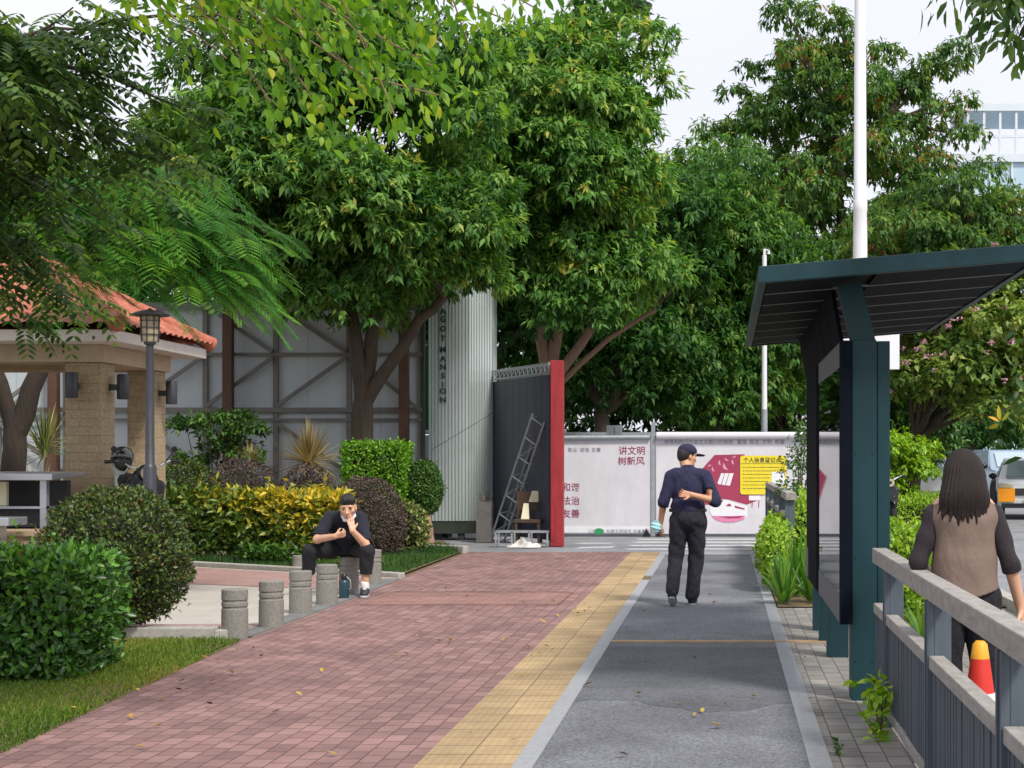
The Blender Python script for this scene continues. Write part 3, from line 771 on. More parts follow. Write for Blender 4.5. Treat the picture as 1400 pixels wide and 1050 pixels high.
cs = [(ex0 - e, ey0 - e, ez), (ex1 + e, ey0 - e, ez), (ex1 + e, ey1 + e, ez), (ex0 - e, ey1 + e, ez)]
ra, rb = (rx0, ry, rz), (rx1, ry, rz)
for q in ((cs[0], cs[1], rb, ra), (cs[1], cs[2], rb, rb), (cs[2], cs[3], ra, rb), (cs[3], cs[0], ra, ra)):
    V, Fc = tile_face(*q); b = len(mb.v); mb.v += V
    for f in Fc: mb.face([b + i for i in f])
roof = mb.build('roof', M['tile'], pv, smooth=True)
mb = MB()
for p, q in ((cs[1], rb), (cs[2], rb), (cs[0], ra), (cs[3], ra), (rb, ra)):
    p, q = Vector(p), Vector(q); n = max(2, int((q - p).length / 0.3)); up = Vector((0, 0, 0.06))
    for i in range(n):
        mb.tube([p.lerp(q, i / n) + up, p.lerp(q, (i + 1.12) / n) + up], [0.10, 0.085], 12)
mb.build('ridge_tile', M['tile'], roof, smooth=True)

def wall_lamp(x, y, dx, dy, label):
    t = thing('wall_lamp', label, 'lamp', (x, y, 2.3), 'cylinder lamps on the pavilion columns')
    MB().bar((x, y, 2.36), (x + dx * 0.14, y + dy * 0.14, 2.36), 0.05, 0.07).build('bracket', M['lampmetal'], t)
    MB().lathe([(0, 2.22), (0.066, 2.22), (0.07, 2.23), (0.07, 2.50), (0.06, 2.515), (0, 2.515)], (x + dx * 0.16, y + dy * 0.16, 0), 24).build('lamp_shade', M['lampmetal'], t, smooth=True)
wall_lamp(-7.48, 18.6, 0, -1, 'grey cylinder lamp on the front face of the nearer pavilion column')
wall_lamp(-7.2, 18.85, 1, 0, 'grey cylinder lamp on the right side of the nearer pavilion column')
wall_lamp(-7.2, 20.5, 1, 0, 'grey cylinder lamp on the right side of the farther pavilion column')

# low wall, kiosk and bench in front of the pavilion
mb = MB(); mb.box((-11, 16.9, -0.02), (-6.85, 17.25, 0.70)); mb.box((-11.02, 16.86, 0.703), (-6.82, 17.29, 0.77))
tag(mb.build('stone_wall', M['wallstone'], bevel=0.01), 'low tan granite planter wall in front of the pavilion', 'wall')
ks = thing('steel_kiosk', 'stainless steel canopy bench box with dark panels before the nearer column', 'kiosk', (-8.2, 17.8, 0))
zt = 1.36
mb = MB(); mb.prism([(-10.2, 17.35, zt - 0.07), (-10.2, 18.25, zt - 0.02), (-10.2, 18.25, zt + 0.02), (-10.2, 17.35, zt)], (2.95, 0, 0)); mb.build('canopy', M['steel'], ks, bevel=0.006)
for x in (-7.42, -8.3, -9.2):
    MB().box((x, 17.45, 0), (x + 0.07, 17.53, 1.29)).build('post', M['steel'], ks)
MB().box((-10.1, 17.55, 0.78), (-7.35, 17.6, 0.98)).build('side_panel', M['dark'], ks)
MB().box((-10.1, 18.0, 0.0), (-7.35, 18.1, 1.28)).build('rear_panel', M['dark'], ks)
MB().box((-10.1, 17.44, 0.98), (-7.35, 17.62, 1.005)).build('counter', M['steel'], ks)
MB().box((-8.03, 17.62, 1.01), (-7.86, 17.68, 1.27)).build('notice_plate', M['cream'], ks)
mb = MB(); mb.box((-8.6, 16.3, 0.84), (-7.25, 16.75, 0.92)); mb.box((-8.5, 16.4, 0), (-8.42, 16.65, 0.84)); mb.box((-7.5, 16.4, 0), (-7.42, 16.65, 0.84))
tag(mb.build('steel_table', M['steel'], bevel=0.008), 'small stainless table behind the front hedge at the left edge', 'table')

# garden lamp post
lx, ly = U(205, 690, 16.5).x, 16.5
lp = thing('garden_lamp', 'dark grey garden lamp post with cage head and flat disc cap', 'lamp', (lx, ly, 0))
MB().lathe([(0.13, 0), (0.13, 0.03), (0.066, 0.06), (0.066, 1.43), (0.058, 1.45), (0.047, 1.47), (0.040, 2.5), (0.036, 2.68), (0.06, 2.70), (0.06, 2.72), (0, 2.72)], (lx, ly, 0), 20).build('pole', M['lampmetal'], lp, smooth=True)
MB().lathe([(0, 2.72), (0.07, 2.72), (0.085, 2.76), (0.092, 2.98), (0, 2.98)], (lx, ly, 0), 20).build('lamp_glass', M['lampglass'], lp, smooth=True)
mb = MB()
for k in range(8):
    a = k * math.pi / 4; mb.tube([(lx + 0.088 * math.cos(a), ly + 0.088 * math.sin(a), 2.72), (lx + 0.1 * math.cos(a), ly + 0.1 * math.sin(a), 2.99)], 0.006, 6)
for z in (2.79, 2.86, 2.93): mb.lathe([(0.094, z), (0.104, z), (0.104, z + 0.008), (0.094, z + 0.008)], (lx, ly, 0), 20)
mb.build('cage', M['lampmetal'], lp)
MB().lathe([(0, 2.985), (0.19, 2.985), (0.2, 2.995), (0.12, 3.03), (0.03, 3.05), (0, 3.07)], (lx, ly, 0), 28).build('cap', M['lampmetal'], lp, smooth=True)

# ---------------------------------------------------------------- grey hoarding behind the garden
hd = thing('site_hoarding', 'tall grey sheet metal hoarding with steel bracing behind the garden', 'hoarding', (-11, 30, 0))
hx0, hx1, hy, ht = -20.0, -5.62, 30.0, 4.36
mb = MB(); x = hx0
while x < hx1 - 0.01:
    x2 = min(x + 1.36, hx1); mb.box((x + 0.004, hy + random.uniform(0, 0.012), 0), (x2 - 0.004, hy + 0.04, ht)); x = x2
mb.build('sheet', M['sheet'], hd)
mb = MB()
xs = [U(px, 500, 30).x for px in (-300, -200, -100, 0, 93, 182, 282, 378, 478, 575)]
for x in xs: mb.bar((x, hy - 0.05, 0), (x, hy - 0.05, ht), 0.09, 0.06, up=(0, 1, 0))
for z, hh in ((ht - 0.06, 0.14), (3.45, 0.06), (2.40, 0.09), (2.24, 0.05), (0.9, 0.08)): mb.box((hx0, hy - 0.115, z), (hx1, hy - 0.082, z + hh))
mb.build('frame', M['frame'], hd)
mb = MB()
for i in range(len(xs) - 1):
    a, b = xs[i], xs[i + 1]
    if i < 8 :
        mb.bar((a + 0.15, hy - 0.14, 4.30), (b - 0.04, hy - 0.14, 3.52), 0.045, 0.07); mb.bar((b - 0.04, hy - 0.145, 3.42), (a + 0.05, hy - 0.145, 2.52), 0.045, 0.07)
        mb.bar((a + 0.05, hy - 0.15, 2.2), (b - 0.05, hy - 0.15, 1.3), 0.045, 0.07)
    else:
        mb.bar((b - 0.15, hy - 0.14, 4.25), (a + 0.04, hy - 0.14, 3.52), 0.045, 0.07); mb.bar((a + 0.3, hy - 0.145, 3.3), (b, hy - 0.145, 2.45), 0.045, 0.07)
mb.build('brace', M['frame'], hd)
for px in (75, 313, 553, -170):
    x = U(px, 500, 29.75).x; MB().box((x - 0.085, 29.62, 0), (x + 0.085, 29.79, ht + 0.05)).build('post', M['rust'], hd)
MB().box((-5.64, 29.9, 0), (-5.58, 30.06, ht + 0.1)).build('edge_trim', M['basebeam'], hd)
gp = thing('green_screen', 'narrow green netting screen between the hoarding and the silver pillar', 'screen', (-5.8, 31.4, 0))
MB().box((-6.3, 31.38, 2.1), (-5.3, 31.42, 3.75)).build('netting', M['greensheet'], gp)
MB().tube([(-6.3, 31.38, 2.06), (-5.3, 31.38, 2.06)], 0.045, 10).build('rail', M['banner'], gp, smooth=True)
MB().box((-6.3, 31.36, 0), (-5.3, 31.40, 2.0)).build('lower_panel', M['banner'], gp)

# ---------------------------------------------------------------- corrugated silver gate pillar
sp_ = thing('gate_pillar', 'tall silver corrugated pillar with vertical green lettering', 'pillar', (-5.0, 30.8, 0))
path = [(-5.66, 31.5), (-5.60, 30.5), (-4.83, 30.5), (-4.45, 30.95), (-4.45, 31.5)]
def corrugate(path, pitch=0.062, dep=0.034):
    out = []
    for (x0, y0), (x1, y1) in zip(path, path[1:]):
        d = Vector((x1 - x0, y1 - y0, 0)); L = d.length; d.normalize(); n = Vector((d.y, -d.x, 0)); k = max(1, round(L / pitch))
        for i in range(k):
            for f, o in ((0.0, 0), (0.60, 0), (0.66, -dep), (0.94, -dep)):
                p = Vector((x0, y0, 0)) + d * (L * (i + f) / k) + n * o; out.append(p)
    out.append(Vector((*path[-1], 0))); return out
pp = corrugate(path); mb = MB(); n = len(pp)
for p in pp: mb.v.append(p + Vector((0, 0, 0.36)))
for p in pp: mb.v.append(p + Vector((0, 0, 5.1)))
for i in range(n - 1): mb.face((i, i + 1, n + i + 1, n + i))
mb.face(list(range(n))[::-1]); mb.face([n + i for i in range(n)])
mb.build('cladding', M['silver'], sp_)
MB().box((-5.55, 30.52, 0.12), (-4.5, 31.45, 0.358)).build('base_beam', M['basebeam'], sp_)
mb = MB()
for x, y in ((-5.45, 30.6), (-4.62, 30.75), (-5.0, 30.55), (-5.45, 31.3), (-4.6, 31.3)): mb.box((x - 0.06, y, 0), (x + 0.06, y + 0.12, 0.119))
mb.build('foot', M['basebeam'], sp_)

def text_mesh(txt, size, mat, parent, loc, rot=(90, 0, 0), ext=0.004, name='lettering', align='CENTER', bold=0.0):
    cu = bpy.data.curves.new(name, 'FONT'); cu.body = txt; cu.size = size; cu.extrude = ext; cu.offset = bold
    cu.align_x = align; cu.align_y = 'CENTER'; cu.resolution_u = 2
    o = bpy.data.objects.new(name, cu); COL.objects.link(o)
    bpy.context.view_layer.update()
    me = bpy.data.meshes.new_from_object(o.evaluated_get(bpy.context.evaluated_depsgraph_get()))
    bpy.data.objects.remove(o); bpy.data.curves.remove(cu)
    Mx = Matrix.Translation(Vector(loc) - _org(parent)) @ Matrix.Rotation(R(rot[2]), 4, 'Z') @ Matrix.Rotation(R(rot[0]), 4, 'X')
    me.transform(Mx); me.name = name
    me.materials.clear()
    return link_mesh(name, me, mat, parent)
lt = None
for ch, py in zip("AGOTMANSION", (426, 437, 450, 463, 478, 491, 502, 514, 526, 535, 547)):
    q = U(605.5, py, 30.47); text_mesh(ch, 0.15, M['letter'], sp_, (q.x, 30.47, q.z), ext=0.012, bold=0.004, name='letter')
MB().bar((-5.4, 30.492, 2.62), (-5.4, 30.492, 4.35), 0.008, 0.006, up=(0, 1, 0)).bar((-5.27, 30.492, 2.62), (-5.27, 30.492, 4.35), 0.008, 0.006, up=(0, 1, 0)).build('letter_rail', M['letter'], sp_)

# gate leaf, red post, truss
gt = thing('site_gate', 'dark navy sheet gate leaf with lattice truss on top', 'gate', (-3.75, 29.6, 0))
A, B = Vector((-4.44, 31.0, 0)), Vector((-3.06, 28.36, 0))
def G(t, z, off=0.0):
    d = (B - A).normalized(); nn = Vector((d.y, -d.x, 0)); nn = nn if nn.y < 0 else -nn
    return A.lerp(B, t) + nn * off + Vector((0, 0, z))
mb = MB()
for i in range(8): mb.prism([G(i/8 + 0.002, 0.1, 0.02), G((i+1)/8 - 0.002, 0.1, 0.02), G((i+1)/8 - 0.002, 0.1, -0.02), G(i/8 + 0.002, 0.1, -0.02)], (0, 0, 2.92))
mb.build('leaf_panel', M['navy'], gt)
mb = MB()
for z in (3.06, 3.22): mb.bar(G(0, z, 0.03), G(1, z, 0.03), 0.04, 0.03); mb.bar(G(0, z, -0.12), G(1, z, -0.12), 0.04, 0.03)
for i in range(15):
    t = i / 14; mb.bar(G(t, 3.06, 0.03), G(t, 3.22, 0.03), 0.018, 0.018)
    if i < 14: mb.bar(G(t, 3.06, 0.03), G(t + 1/14, 3.22, 0.03), 0.016, 0.016); mb.bar(G(t, 3.22, 0.03), G(t, 3.22, -0.12), 0.016, 0.016)
mb.build('truss', M['galv'], gt)
rp = thing('gate_post', 'red painted steel gate post beside the white banner wall', 'post', (-2.93, 28.3, 0))
mb = MB(); mb.box((-3.045, 28.18, 0.0), (-2.82, 28.40, 3.26)); mb.build('post_body', M['red'], rp, bevel=0.006)
MB().box((-3.03, 28.165, 0.1), (-2.98, 28.179, 3.2)).build('edge_strip', M['red'], rp)
mb = MB(); mb.tube([U(590, 615, 30.2), U(668, 568, 30.2), U(742, 512, 28.4)], 0.006, 6)
tag(mb.build('cable', M['cable']), 'thin grey cable running from the gate truss across the silver pillar', 'cable')

# lattice mast leaning on the gate
lm = thing('lattice_mast', 'galvanised lattice mast leaning against the dark gate', 'mast', (-4.15, 29.85, 0.03))
a0, a1 = Vector((-4.10, 29.72, 0.04)), Vector((-3.22, 28.72, 2.28))
ax_ = (a1 - a0).normalized(); s1 = ax_.cross(Vector((0.5, 0.86, 0))).normalized(); s2 = ax_.cross(s1).normalized()
cor = [s1 * 0.15 * i + s2 * 0.14 * j for i, j in ((-1, -1), (1, -1), (1, 1), (-1, 1))]
mb = MB()
for c in cor: mb.tube([a0 + c, a1 + c], 0.021, 8)
mb.build('chord', M['galvdark'], lm, smooth=True)
mb = MB()
for i in range(7):
    p = a0.lerp(a1, 0.04 + 0.155 * i)
    for k in range(4): mb.tube([p + cor[k], p + cor[(k + 1) % 4]], 0.012, 6)
for i in range(0, 6, 2):
    p, q = a0.lerp(a1, 0.04 + 0.155 * i), a0.lerp(a1, 0.195 + 0.155 * i); mb.tube([p + cor[0], q + cor[1]], 0.008, 6); mb.tube([p + cor[2], q + cor[3]], 0.008, 6)
mb.build('lacing', M['galvdark'], lm)

# chair, crate frame, tarp by the gate
ch = thing('wooden_chair', 'dark wooden chair with cream pads by the gate', 'chair', (-3.4, 28.75, 0))
c0 = U(722, 700, 28.6).x
MB().box((c0 - 0.24, 28.45, 0.40), (c0 + 0.24, 28.9, 0.46)).build('seat', M['wood'], ch, bevel=0.006)
for dx in (-0.22, 0.18):
    for dy in (28.46, 28.84): MB().box((c0 + dx, dy, 0), (c0 + dx + 0.045, dy + 0.045, 0.398)).build('leg', M['wood'], ch)
mb = MB(); mb.box((c0 - 0.23, 28.86, 0.465), (c0 - 0.185, 28.9, 0.95)); mb.box((c0 + 0.19, 28.86, 0.465), (c0 + 0.235, 28.9, 0.98)); mb.box((c0 - 0.184, 28.865, 0.62), (c0 + 0.189, 28.895, 0.95)); mb.build('backrest', M['wood'], ch)
mb = MB(); mb.prism([(c0 - 0.02, 28.835, 0.76), (c0 + 0.20, 28.835, 0.76), (c0 + 0.22, 28.835, 0.96), (c0 + 0.04, 28.835, 0.96)], (0, 0.022, 0)); mb.prism([(c0 - 0.13, 28.6, 0.462), (c0 + 0.02, 28.6, 0.462), (c0 - 0.01, 28.75, 0.74), (c0 - 0.10, 28.75, 0.74)], (0, 0.025, 0))
mb.build('pad', M['cream'], ch, bevel=0.006)
cf = MB()
cx0, cx1, cy0, cy1 = -3.98, -3.08, 28.05, 28.42
for z in (0.03, 0.26):
    for y in (cy0, cy1): cf.bar((cx0, y, z), (cx1, y, z), 0.03, 0.03)
    for x in (cx0, cx1): cf.bar((x, cy0, z), (x, cy1, z), 0.03, 0.03)
for x in (cx0, -3.7, -3.4, cx1):
    for y in (cy0, cy1): cf.bar((x, y, 0), (x, y, 0.26), 0.03, 0.03)
tag(cf.build('metal_crate_frame', M['galvdark']), 'open low metal frame lying at the foot of the gate', 'frame')
V, Fc = [], []
nx, ny = 28, 16
for j in range(ny + 1):
    for i in range(nx + 1):
        u, v = i / nx, j / ny; hgt = 0.14 * math.sin(math.pi * u) ** 0.6 * math.sin(math.pi * v) ** 0.7
        hgt *= 0.7 + 0.3 * math.sin(11 * u + 5 * v) + 0.15 * math.sin(23 * u - 9 * v)
        V.append((-3.75 + 0.55 * u + 0.03 * math.sin(9 * v), 27.75 + 0.35 * v + 0.04 * math.sin(7 * u), 0.004 + max(0, hgt)))
for j in range(ny):
    for i in range(nx): k = j * (nx + 1) + i; Fc.append((k, k + 1, k + nx + 2, k + nx + 1))
tag(link_mesh('tarp', np_mesh('tarp', V, Fc), M['tarp'], smooth=True), 'crumpled white tarp on the paving in front of the gate', 'tarp')
mb = MB()
for k in range(26):
    a = random.uniform(0, 6.28); mb.tube([(-4.42, 29.75, 0.75), (-4.42 + 0.14 * math.cos(a), 29.7 + 0.08 * math.sin(a), 0.75 + random.uniform(0.0, 0.22))], 0.008, 5)
mb.box((-4.56, 29.6, 0.0), (-4.28, 29.86, 0.745)); 
tag(mb.build('wire_bundle', M['frame']), 'bundle of grey wire offcuts on a box between pillar and mast', 'wire')

# ---------------------------------------------------------------- white banner wall across the road
bw = thing('banner_wall', 'white banner wall with plum Chinese slogans across the side road', 'hoarding', (-1.0, 32, 0))
WY = 32.0
xl, xm, xr = U(575, 600, WY).x, U(893, 600, WY).x, U(1150, 600, WY).x
def Wp(px, py, d=0.0): q = U(px, py, WY); return Vector((q.x, WY - d, q.z))
MB().box((xl, WY, 0.05), (xm - 0.05, WY + 0.05, 1.98)).build('banner', M['banner'], bw)
MB().box((xm + 0.06, WY, 0.05), (xr, WY + 0.05, 2.0)).build('banner', M['banner'], bw)
MB().box((xl, WY - 0.012, 0.07), (xm - 0.06, WY - 0.001, 0.19)).build('bottom_strip', M['white'], bw)
MB().tube([(xl, WY - 0.04, 1.94), (xm - 0.06, WY - 0.04, 1.97)], 0.045, 12).build('top_tube', M['galv'], bw, smooth=True)
MB().tube([(xm + 0.07, WY - 0.05, 2.0), (xr, WY - 0.05, 2.0)], [0.075, 0.075], 14).build('top_roll', M['banner'], bw, smooth=True)
for x, t in ((xm, 2.27), (xl + 0.1, 2.0), (xr, 2.05)): MB().box((x - 0.038, WY - 0.03, 0), (x + 0.038, WY + 0.08, t)).build('post', M['galvdark'], bw)
mb = MB()
for x in (xm - 0.13, xm + 0.13): mb.prism([(x - 0.08, WY - 0.1, 0), (x + 0.08, WY - 0.1, 0), (x, WY - 0.1, 0.16)], (0, 0.09, 0))
mb.build('foot_bracket', M['black'], bw)
def wt(txt, px, py, h, m, bold=0.0): text_mesh(txt, h * WY / 2200 * 1.12, m, bw, Wp(px, py, 0.003), ext=0.001, bold=bold)
wt("讲文明", 864, 617, 11, M['plumink'], 0.002); wt("树新风", 863, 631, 11, M['plumink'], 0.002)
for s_, py in (("和谐", 667), ("法治", 685.5), ("友善", 703)): wt(s_, 780.5, py, 11, M['plumink'], 0.002)
for s_, px in (("敬业", 783), ("诚信", 799), ("友善", 815)): wt(s_, px, 615.5, 6, M['greyink'])
wt("培育和践行社会主义核心价值观", 955, 604.5, 6.0, M['greyink']); wt("富强  民主  文明  和谐", 1040, 604.5, 6.0, M['greyink'])
q = Wp(819, 726.5, 0.014); MB().lathe([(0, 0), (0.085, 0), (0.085, 0.003), (0, 0.003)], q, 20, Matrix.Rotation(R(90), 3, 'X') @ Matrix.Diagonal((1.1, 0.75, 1))).build('badge', M['signgreen'], bw)
text_mesh("公益广告 共建文明城市 共享美好生活", 0.085, M['greyink'], bw, Wp(852, 726.8, 0.014), ext=0.001)
def flat(pts, m, d, name): 
    mb = MB(); mb.prism([Wp(x, y, d) for x, y in pts], (0, 0.001, 0)); return mb.build(name, m, bw)
flat([(950, 652), (977, 622), (1018, 621), (1018, 676), (1042, 677), (1036, 684), (1021, 690), (996, 683), (985, 682), (972, 690), (962, 690)], M['magenta'], 0.003, 'printed_picture')
flat([(981, 660), (986, 647), (1003, 647), (998, 664), (982, 662)], M['white'], 0.0045, 'printed_window')
for x in (988, 994): flat([(x - 2.4, 662.5), (x - 1.6, 663), (x + 3.2, 647), (x + 2.4, 647)], M['magenta'], 0.006, 'printed_bar')
for cx, cy, a, l in ((990, 639, -60, 12), (983, 633, -80, 8), (974, 642, -70, 8), (1001, 632, -75, 8), (970, 636, 200, 6), (993, 629, -30, 7), (1004, 625, 20, 6)):
    pts = []
    for k in range(14):
        t = k / 13; w_ = math.sin(math.pi * t) * l * 0.2; bx = (t - 0.5) * l; by = 0.25 * l * (t - 0.5) ** 2 * 4
        pts.append((bx, by + w_))
    for k in range(14):
        t = 1 - k / 13; w_ = math.sin(math.pi * t) * l * 0.12; bx = (t - 0.5) * l; by = 0.25 * l * (t - 0.5) ** 2 * 4
        pts.append((bx, by - w_))
    ca, sa = math.cos(R(a)), math.sin(R(a))
    flat([(cx + x * ca - y * sa, cy - (x * sa + y * ca)) for x, y in pts[:13] + pts[13:-1]], M['palepink'], 0.0045, 'printed_petal')
flat([(970, 695), (975, 688), (985, 683), (993, 683), (1006, 688), (1022, 692), (1022, 706), (1018, 709), (975, 707), (971, 701)], M['white'], 0.0075, 'printed_train')
flat([(976, 688.5), (984, 683.5), (989, 683.3), (987, 687), (980, 689)], M['magenta'], 0.009, 'printed_windscreen')
flat([(992, 692), (996, 688.5), (999, 689), (1000, 692.5)], M['magenta'], 0.009, 'printed_windscreen')
flat([(1004, 691), (1018, 695), (1018, 697), (1005, 694.5)], M['magenta'], 0.009, 'printed_windscreen')
flat([(973, 705), (985, 705.7), (1019, 705), (1017, 710), (1004, 714), (990, 714), (979, 711)], M['pink'], 0.009, 'printed_skirt')
flat([(981, 705.7), (1000, 706.2), (1017, 705.3), (1010, 708.4), (996, 708.8)], M['magenta'], 0.0105, 'printed_stripe')
flat([(1024, 677.5), (1040, 677.5), (1040, 684), (1024, 684)], M['white'], 0.0045, 'printed_block')
for x in (1028, 1037): flat([(x, 684), (x + 1.2, 684), (x + 0.6, 694), (x - 0.4, 694)], M['magenta'], 0.0045, 'printed_bar')
nb = thing('notice_sheet', 'yellow notice sheet with black Chinese text on the white banner', 'notice', tuple(Wp(1042, 650, 0.01)))
pts = []
for cx, cy, a0_ in ((1015.5, 626.5, 180), (1071.5, 626.5, 270), (1071.5, 672.5, 0), (1015.5, 672.5, 90)):
    for k in range(5): a = R(a0_ + k * 22.5); pts.append((cx + 3.5 * math.cos(a), cy + 3.5 * math.sin(a)))
MB().prism([Wp(x, y, 0.016) for x, y in pts], (0, 0.004, 0)).build('sheet', M['yellowpaper'], nb)
text_mesh("个人信息登记点", 6.6 * WY / 2200 * 1.12, M['ink'], nb, Wp(1042, 629.5, 0.0175), ext=0.001, bold=0.002)
MB().prism([Wp(1013, 633.6, 0.0175), Wp(1074, 633.6, 0.0175), Wp(1074, 634.2, 0.0175), Wp(1013, 634.2, 0.0175)], (0, 0.001, 0)).build('rule_line', M['ink'], nb)
for k in range(7):
    mb = MB()
    y = 638.5 + 4.8 * k; x = 1015.5
    while x < (1066 if k < 3 else 1051):
        l = random.uniform(1.0, 3.2); 
        mb.prism([Wp(x, y, 0.0175), Wp(x + l, y, 0.0175), Wp(x + l, y + 1.0, 0.0175), Wp(x, y + 1.0, 0.0175)], (0, 0.001, 0)); x += l + random.uniform(0.5, 1.3)
    mb.build('text_line', M['ink'], nb)
MB().prism([Wp(1055, 645, 0.018), Wp(1073, 645, 0.018), Wp(1073, 664, 0.018), Wp(1055, 664, 0.018)], (0, 0.001, 0)).build('white_label', M['white'], nb)
# low wall and boxes seen above the banner
mb = MB(); mb.box((-3.6, 35.5, 0), (1.5, 35.7, 2.05)); mb.box((-3.6, 35.42, 2.05), (1.5, 35.76, 2.13))
tag(mb.build('site_wall', M['galv']), 'pale wall whose top shows just over the banner', 'wall')
q = U(837, 590, 34); mb = MB(); mb.box((q.x - 0.12, 34.0, 0), (q.x + 0.2, 34.2, 2.25)); mb.box((q.x + 0.06, 33.97, 2.02), (q.x + 0.19, 33.998, 2.22))
tag(mb.build('junction_box', M['galvdark']), 'grey junction box on a stand behind the banner wall', 'box')
# ---------------------------------------------------------------- bus shelter with notice board
sh = thing('bus_shelter', 'dark teal bus shelter with slatted canopy and glazed notice board', 'shelter', (0.9, 12, 0))
def spost(x0, x1, y0, y1, z): 
    o = MB().box((x0, y0, -0.01), (x1, y1, z)).build('post', M['teal'], sh, bevel=0.004); return o
o = spost(0.80, 0.955, 10.06, 10.30, 2.255)
MB().box((0.960, 10.075, -0.01), (1.038, 10.285, 2.25)).box((0.954, 10.09, 0.0), (0.961, 10.27, 2.2)).build('side_channel', M['teal'], o, bevel=0.003)
spost(0.79, 0.95, 12.27, 12.45, 2.25); spost(0.79, 0.95, 13.3, 13.45, 2.25); spost(0.79, 0.95, 14.2, 14.4, 2.25)
for z in (0.25, 0.9, 1.55, 2.15):
    for x in (0.825, 0.93): MB().lathe([(0, 0), (0.007, 0), (0.007, 0.004), (0, 0.005)], (x, 10.058, z), 10, Matrix.Rotation(R(90), 3, 'X')).build('bolt', M['teal'], o)
def board(y0, y1, full):
    bd = MB()
    b0, b1 = 0.725, 0.795
    if full:
        f = bd.box((b0, y0, 0.48), (b1, y0 + 0.11, 2.25)).build('board_frame', M['tealdark'], sh, bevel=0.003)
        MB().box((b0, y1 - 0.09, 0.48), (b1, y1, 2.25)).build('stile', M['tealdark'], f, bevel=0.003)
        MB().box((b0 + 0.002, y0 + 0.112, 0.482), (b1, y1 - 0.092, 0.66)).build('rail', M['greyrail'], f)
        MB().box((b0 + 0.002, y0 + 0.112, 2.09), (b1, y1 - 0.092, 2.245)).build('rail', M['greyrail'], f)
        MB().box((b0 + 0.004, y0 + 0.112, 0.662), (b0 + 0.012, y1 - 0.092, 2.088)).build('glass', M['glass'], f)
    else:
        bd.box((b0, y0, 0.48), (b1, y1, 2.25))
        f = bd.build('board_frame', M['tealdark'], sh, bevel=0.004)
        MB().box((b0 - 0.006, y1 - 0.35, 0.50), (b0 - 0.001, y1 - 0.03, 0.75)).build('plate', M['greyrail'], f)
board(10.02, 12.47, True); board(12.62, 14.15, False)
# canopy: tilted roof with boarded soffit that turns down to the board
ra_, rb_ = Vector((0.205, 0, 2.575)), Vector((1.93, 0, 2.72)); y0, y1 = 9.6, 15.0
mb = MB()
th = Vector((0, 0, 0.055))
mb.prism([Vector((0.25, y0 + 0.05, 2.60)), Vector((1.89, y0 + 0.05, 2.738)), Vector((1.89, y0 + 0.05, 2.77)), Vector((0.25, y0 + 0.05, 2.632))], (0, y1 - y0 - 0.1, 0))
cn = mb.build('canopy', M['tealdark'], sh)
mb = MB()
E = lambda x, dz: Vector((x, 0, 2.56 + (x - 0.205) * 0.0841 + dz))
def Y_(v, y): return Vector((v.x, y, v.z))
for yy in (y0, y1 - 0.06): mb.prism([Y_(E(0.205, 0), yy), Y_(E(1.93, 0), yy), Y_(E(1.93, 0.10), yy), Y_(E(0.205, 0.10), yy)], (0, 0.058, 0))
for xx in (0.205, 1.88): mb.prism([Y_(E(xx, 0.002), y0 + 0.06), Y_(E(xx + 0.05, 0.002), y0 + 0.06), Y_(E(xx + 0.05, 0.098), y0 + 0.06), Y_(E(xx, 0.098), y0 + 0.06)], (0, y1 - y0 - 0.122, 0))
mb.build('fascia', M['teal'], cn, bevel=0.004)
mb = MB(); bw_ = 0.74; y = y0 + 0.08
while y + bw_ < y1 - 0.05:
    for xa, xb in ((0.262, 0.70), (0.93, 1.87)):
        mb.prism([Y_(E(xa, 0.012), y), Y_(E(xb, 0.012), y), Y_(E(xb, 0.032), y), Y_(E(xa, 0.032), y)], (0, bw_ - 0.022, 0))
    if y > 9.95: mb.prism([Vector((0.69, y, 2.61)), Vector((0.75, y, 2.27)), Vector((0.775, y, 2.27)), Vector((0.715, y, 2.61))], (0, bw_ - 0.022, 0))
    y += bw_
mb.build('soffit_board', M['tealdark'], cn)
mb = MB(); y = y0 + 0.08 + bw_ - 0.014
while y < y1 - 0.1:
    mb.prism([Y_(E(0.262, 0.008), y), Y_(E(1.87, 0.008), y), Y_(E(1.87, 0.02), y), Y_(E(0.262, 0.02), y)], (0, 0.012, 0)); y += bw_
mb.build('soffit_trim', M['galvdark'], cn)
for yy in (10.08, 12.29, 13.32, 14.22):
    MB().prism([Vector((0.80, yy, 2.256)), Vector((0.95, yy, 2.252)), Vector((0.86, yy, 2.612)), Vector((0.71, yy, 2.60))], (0, 0.16, 0)).build('bracket', M['teal'], sh)

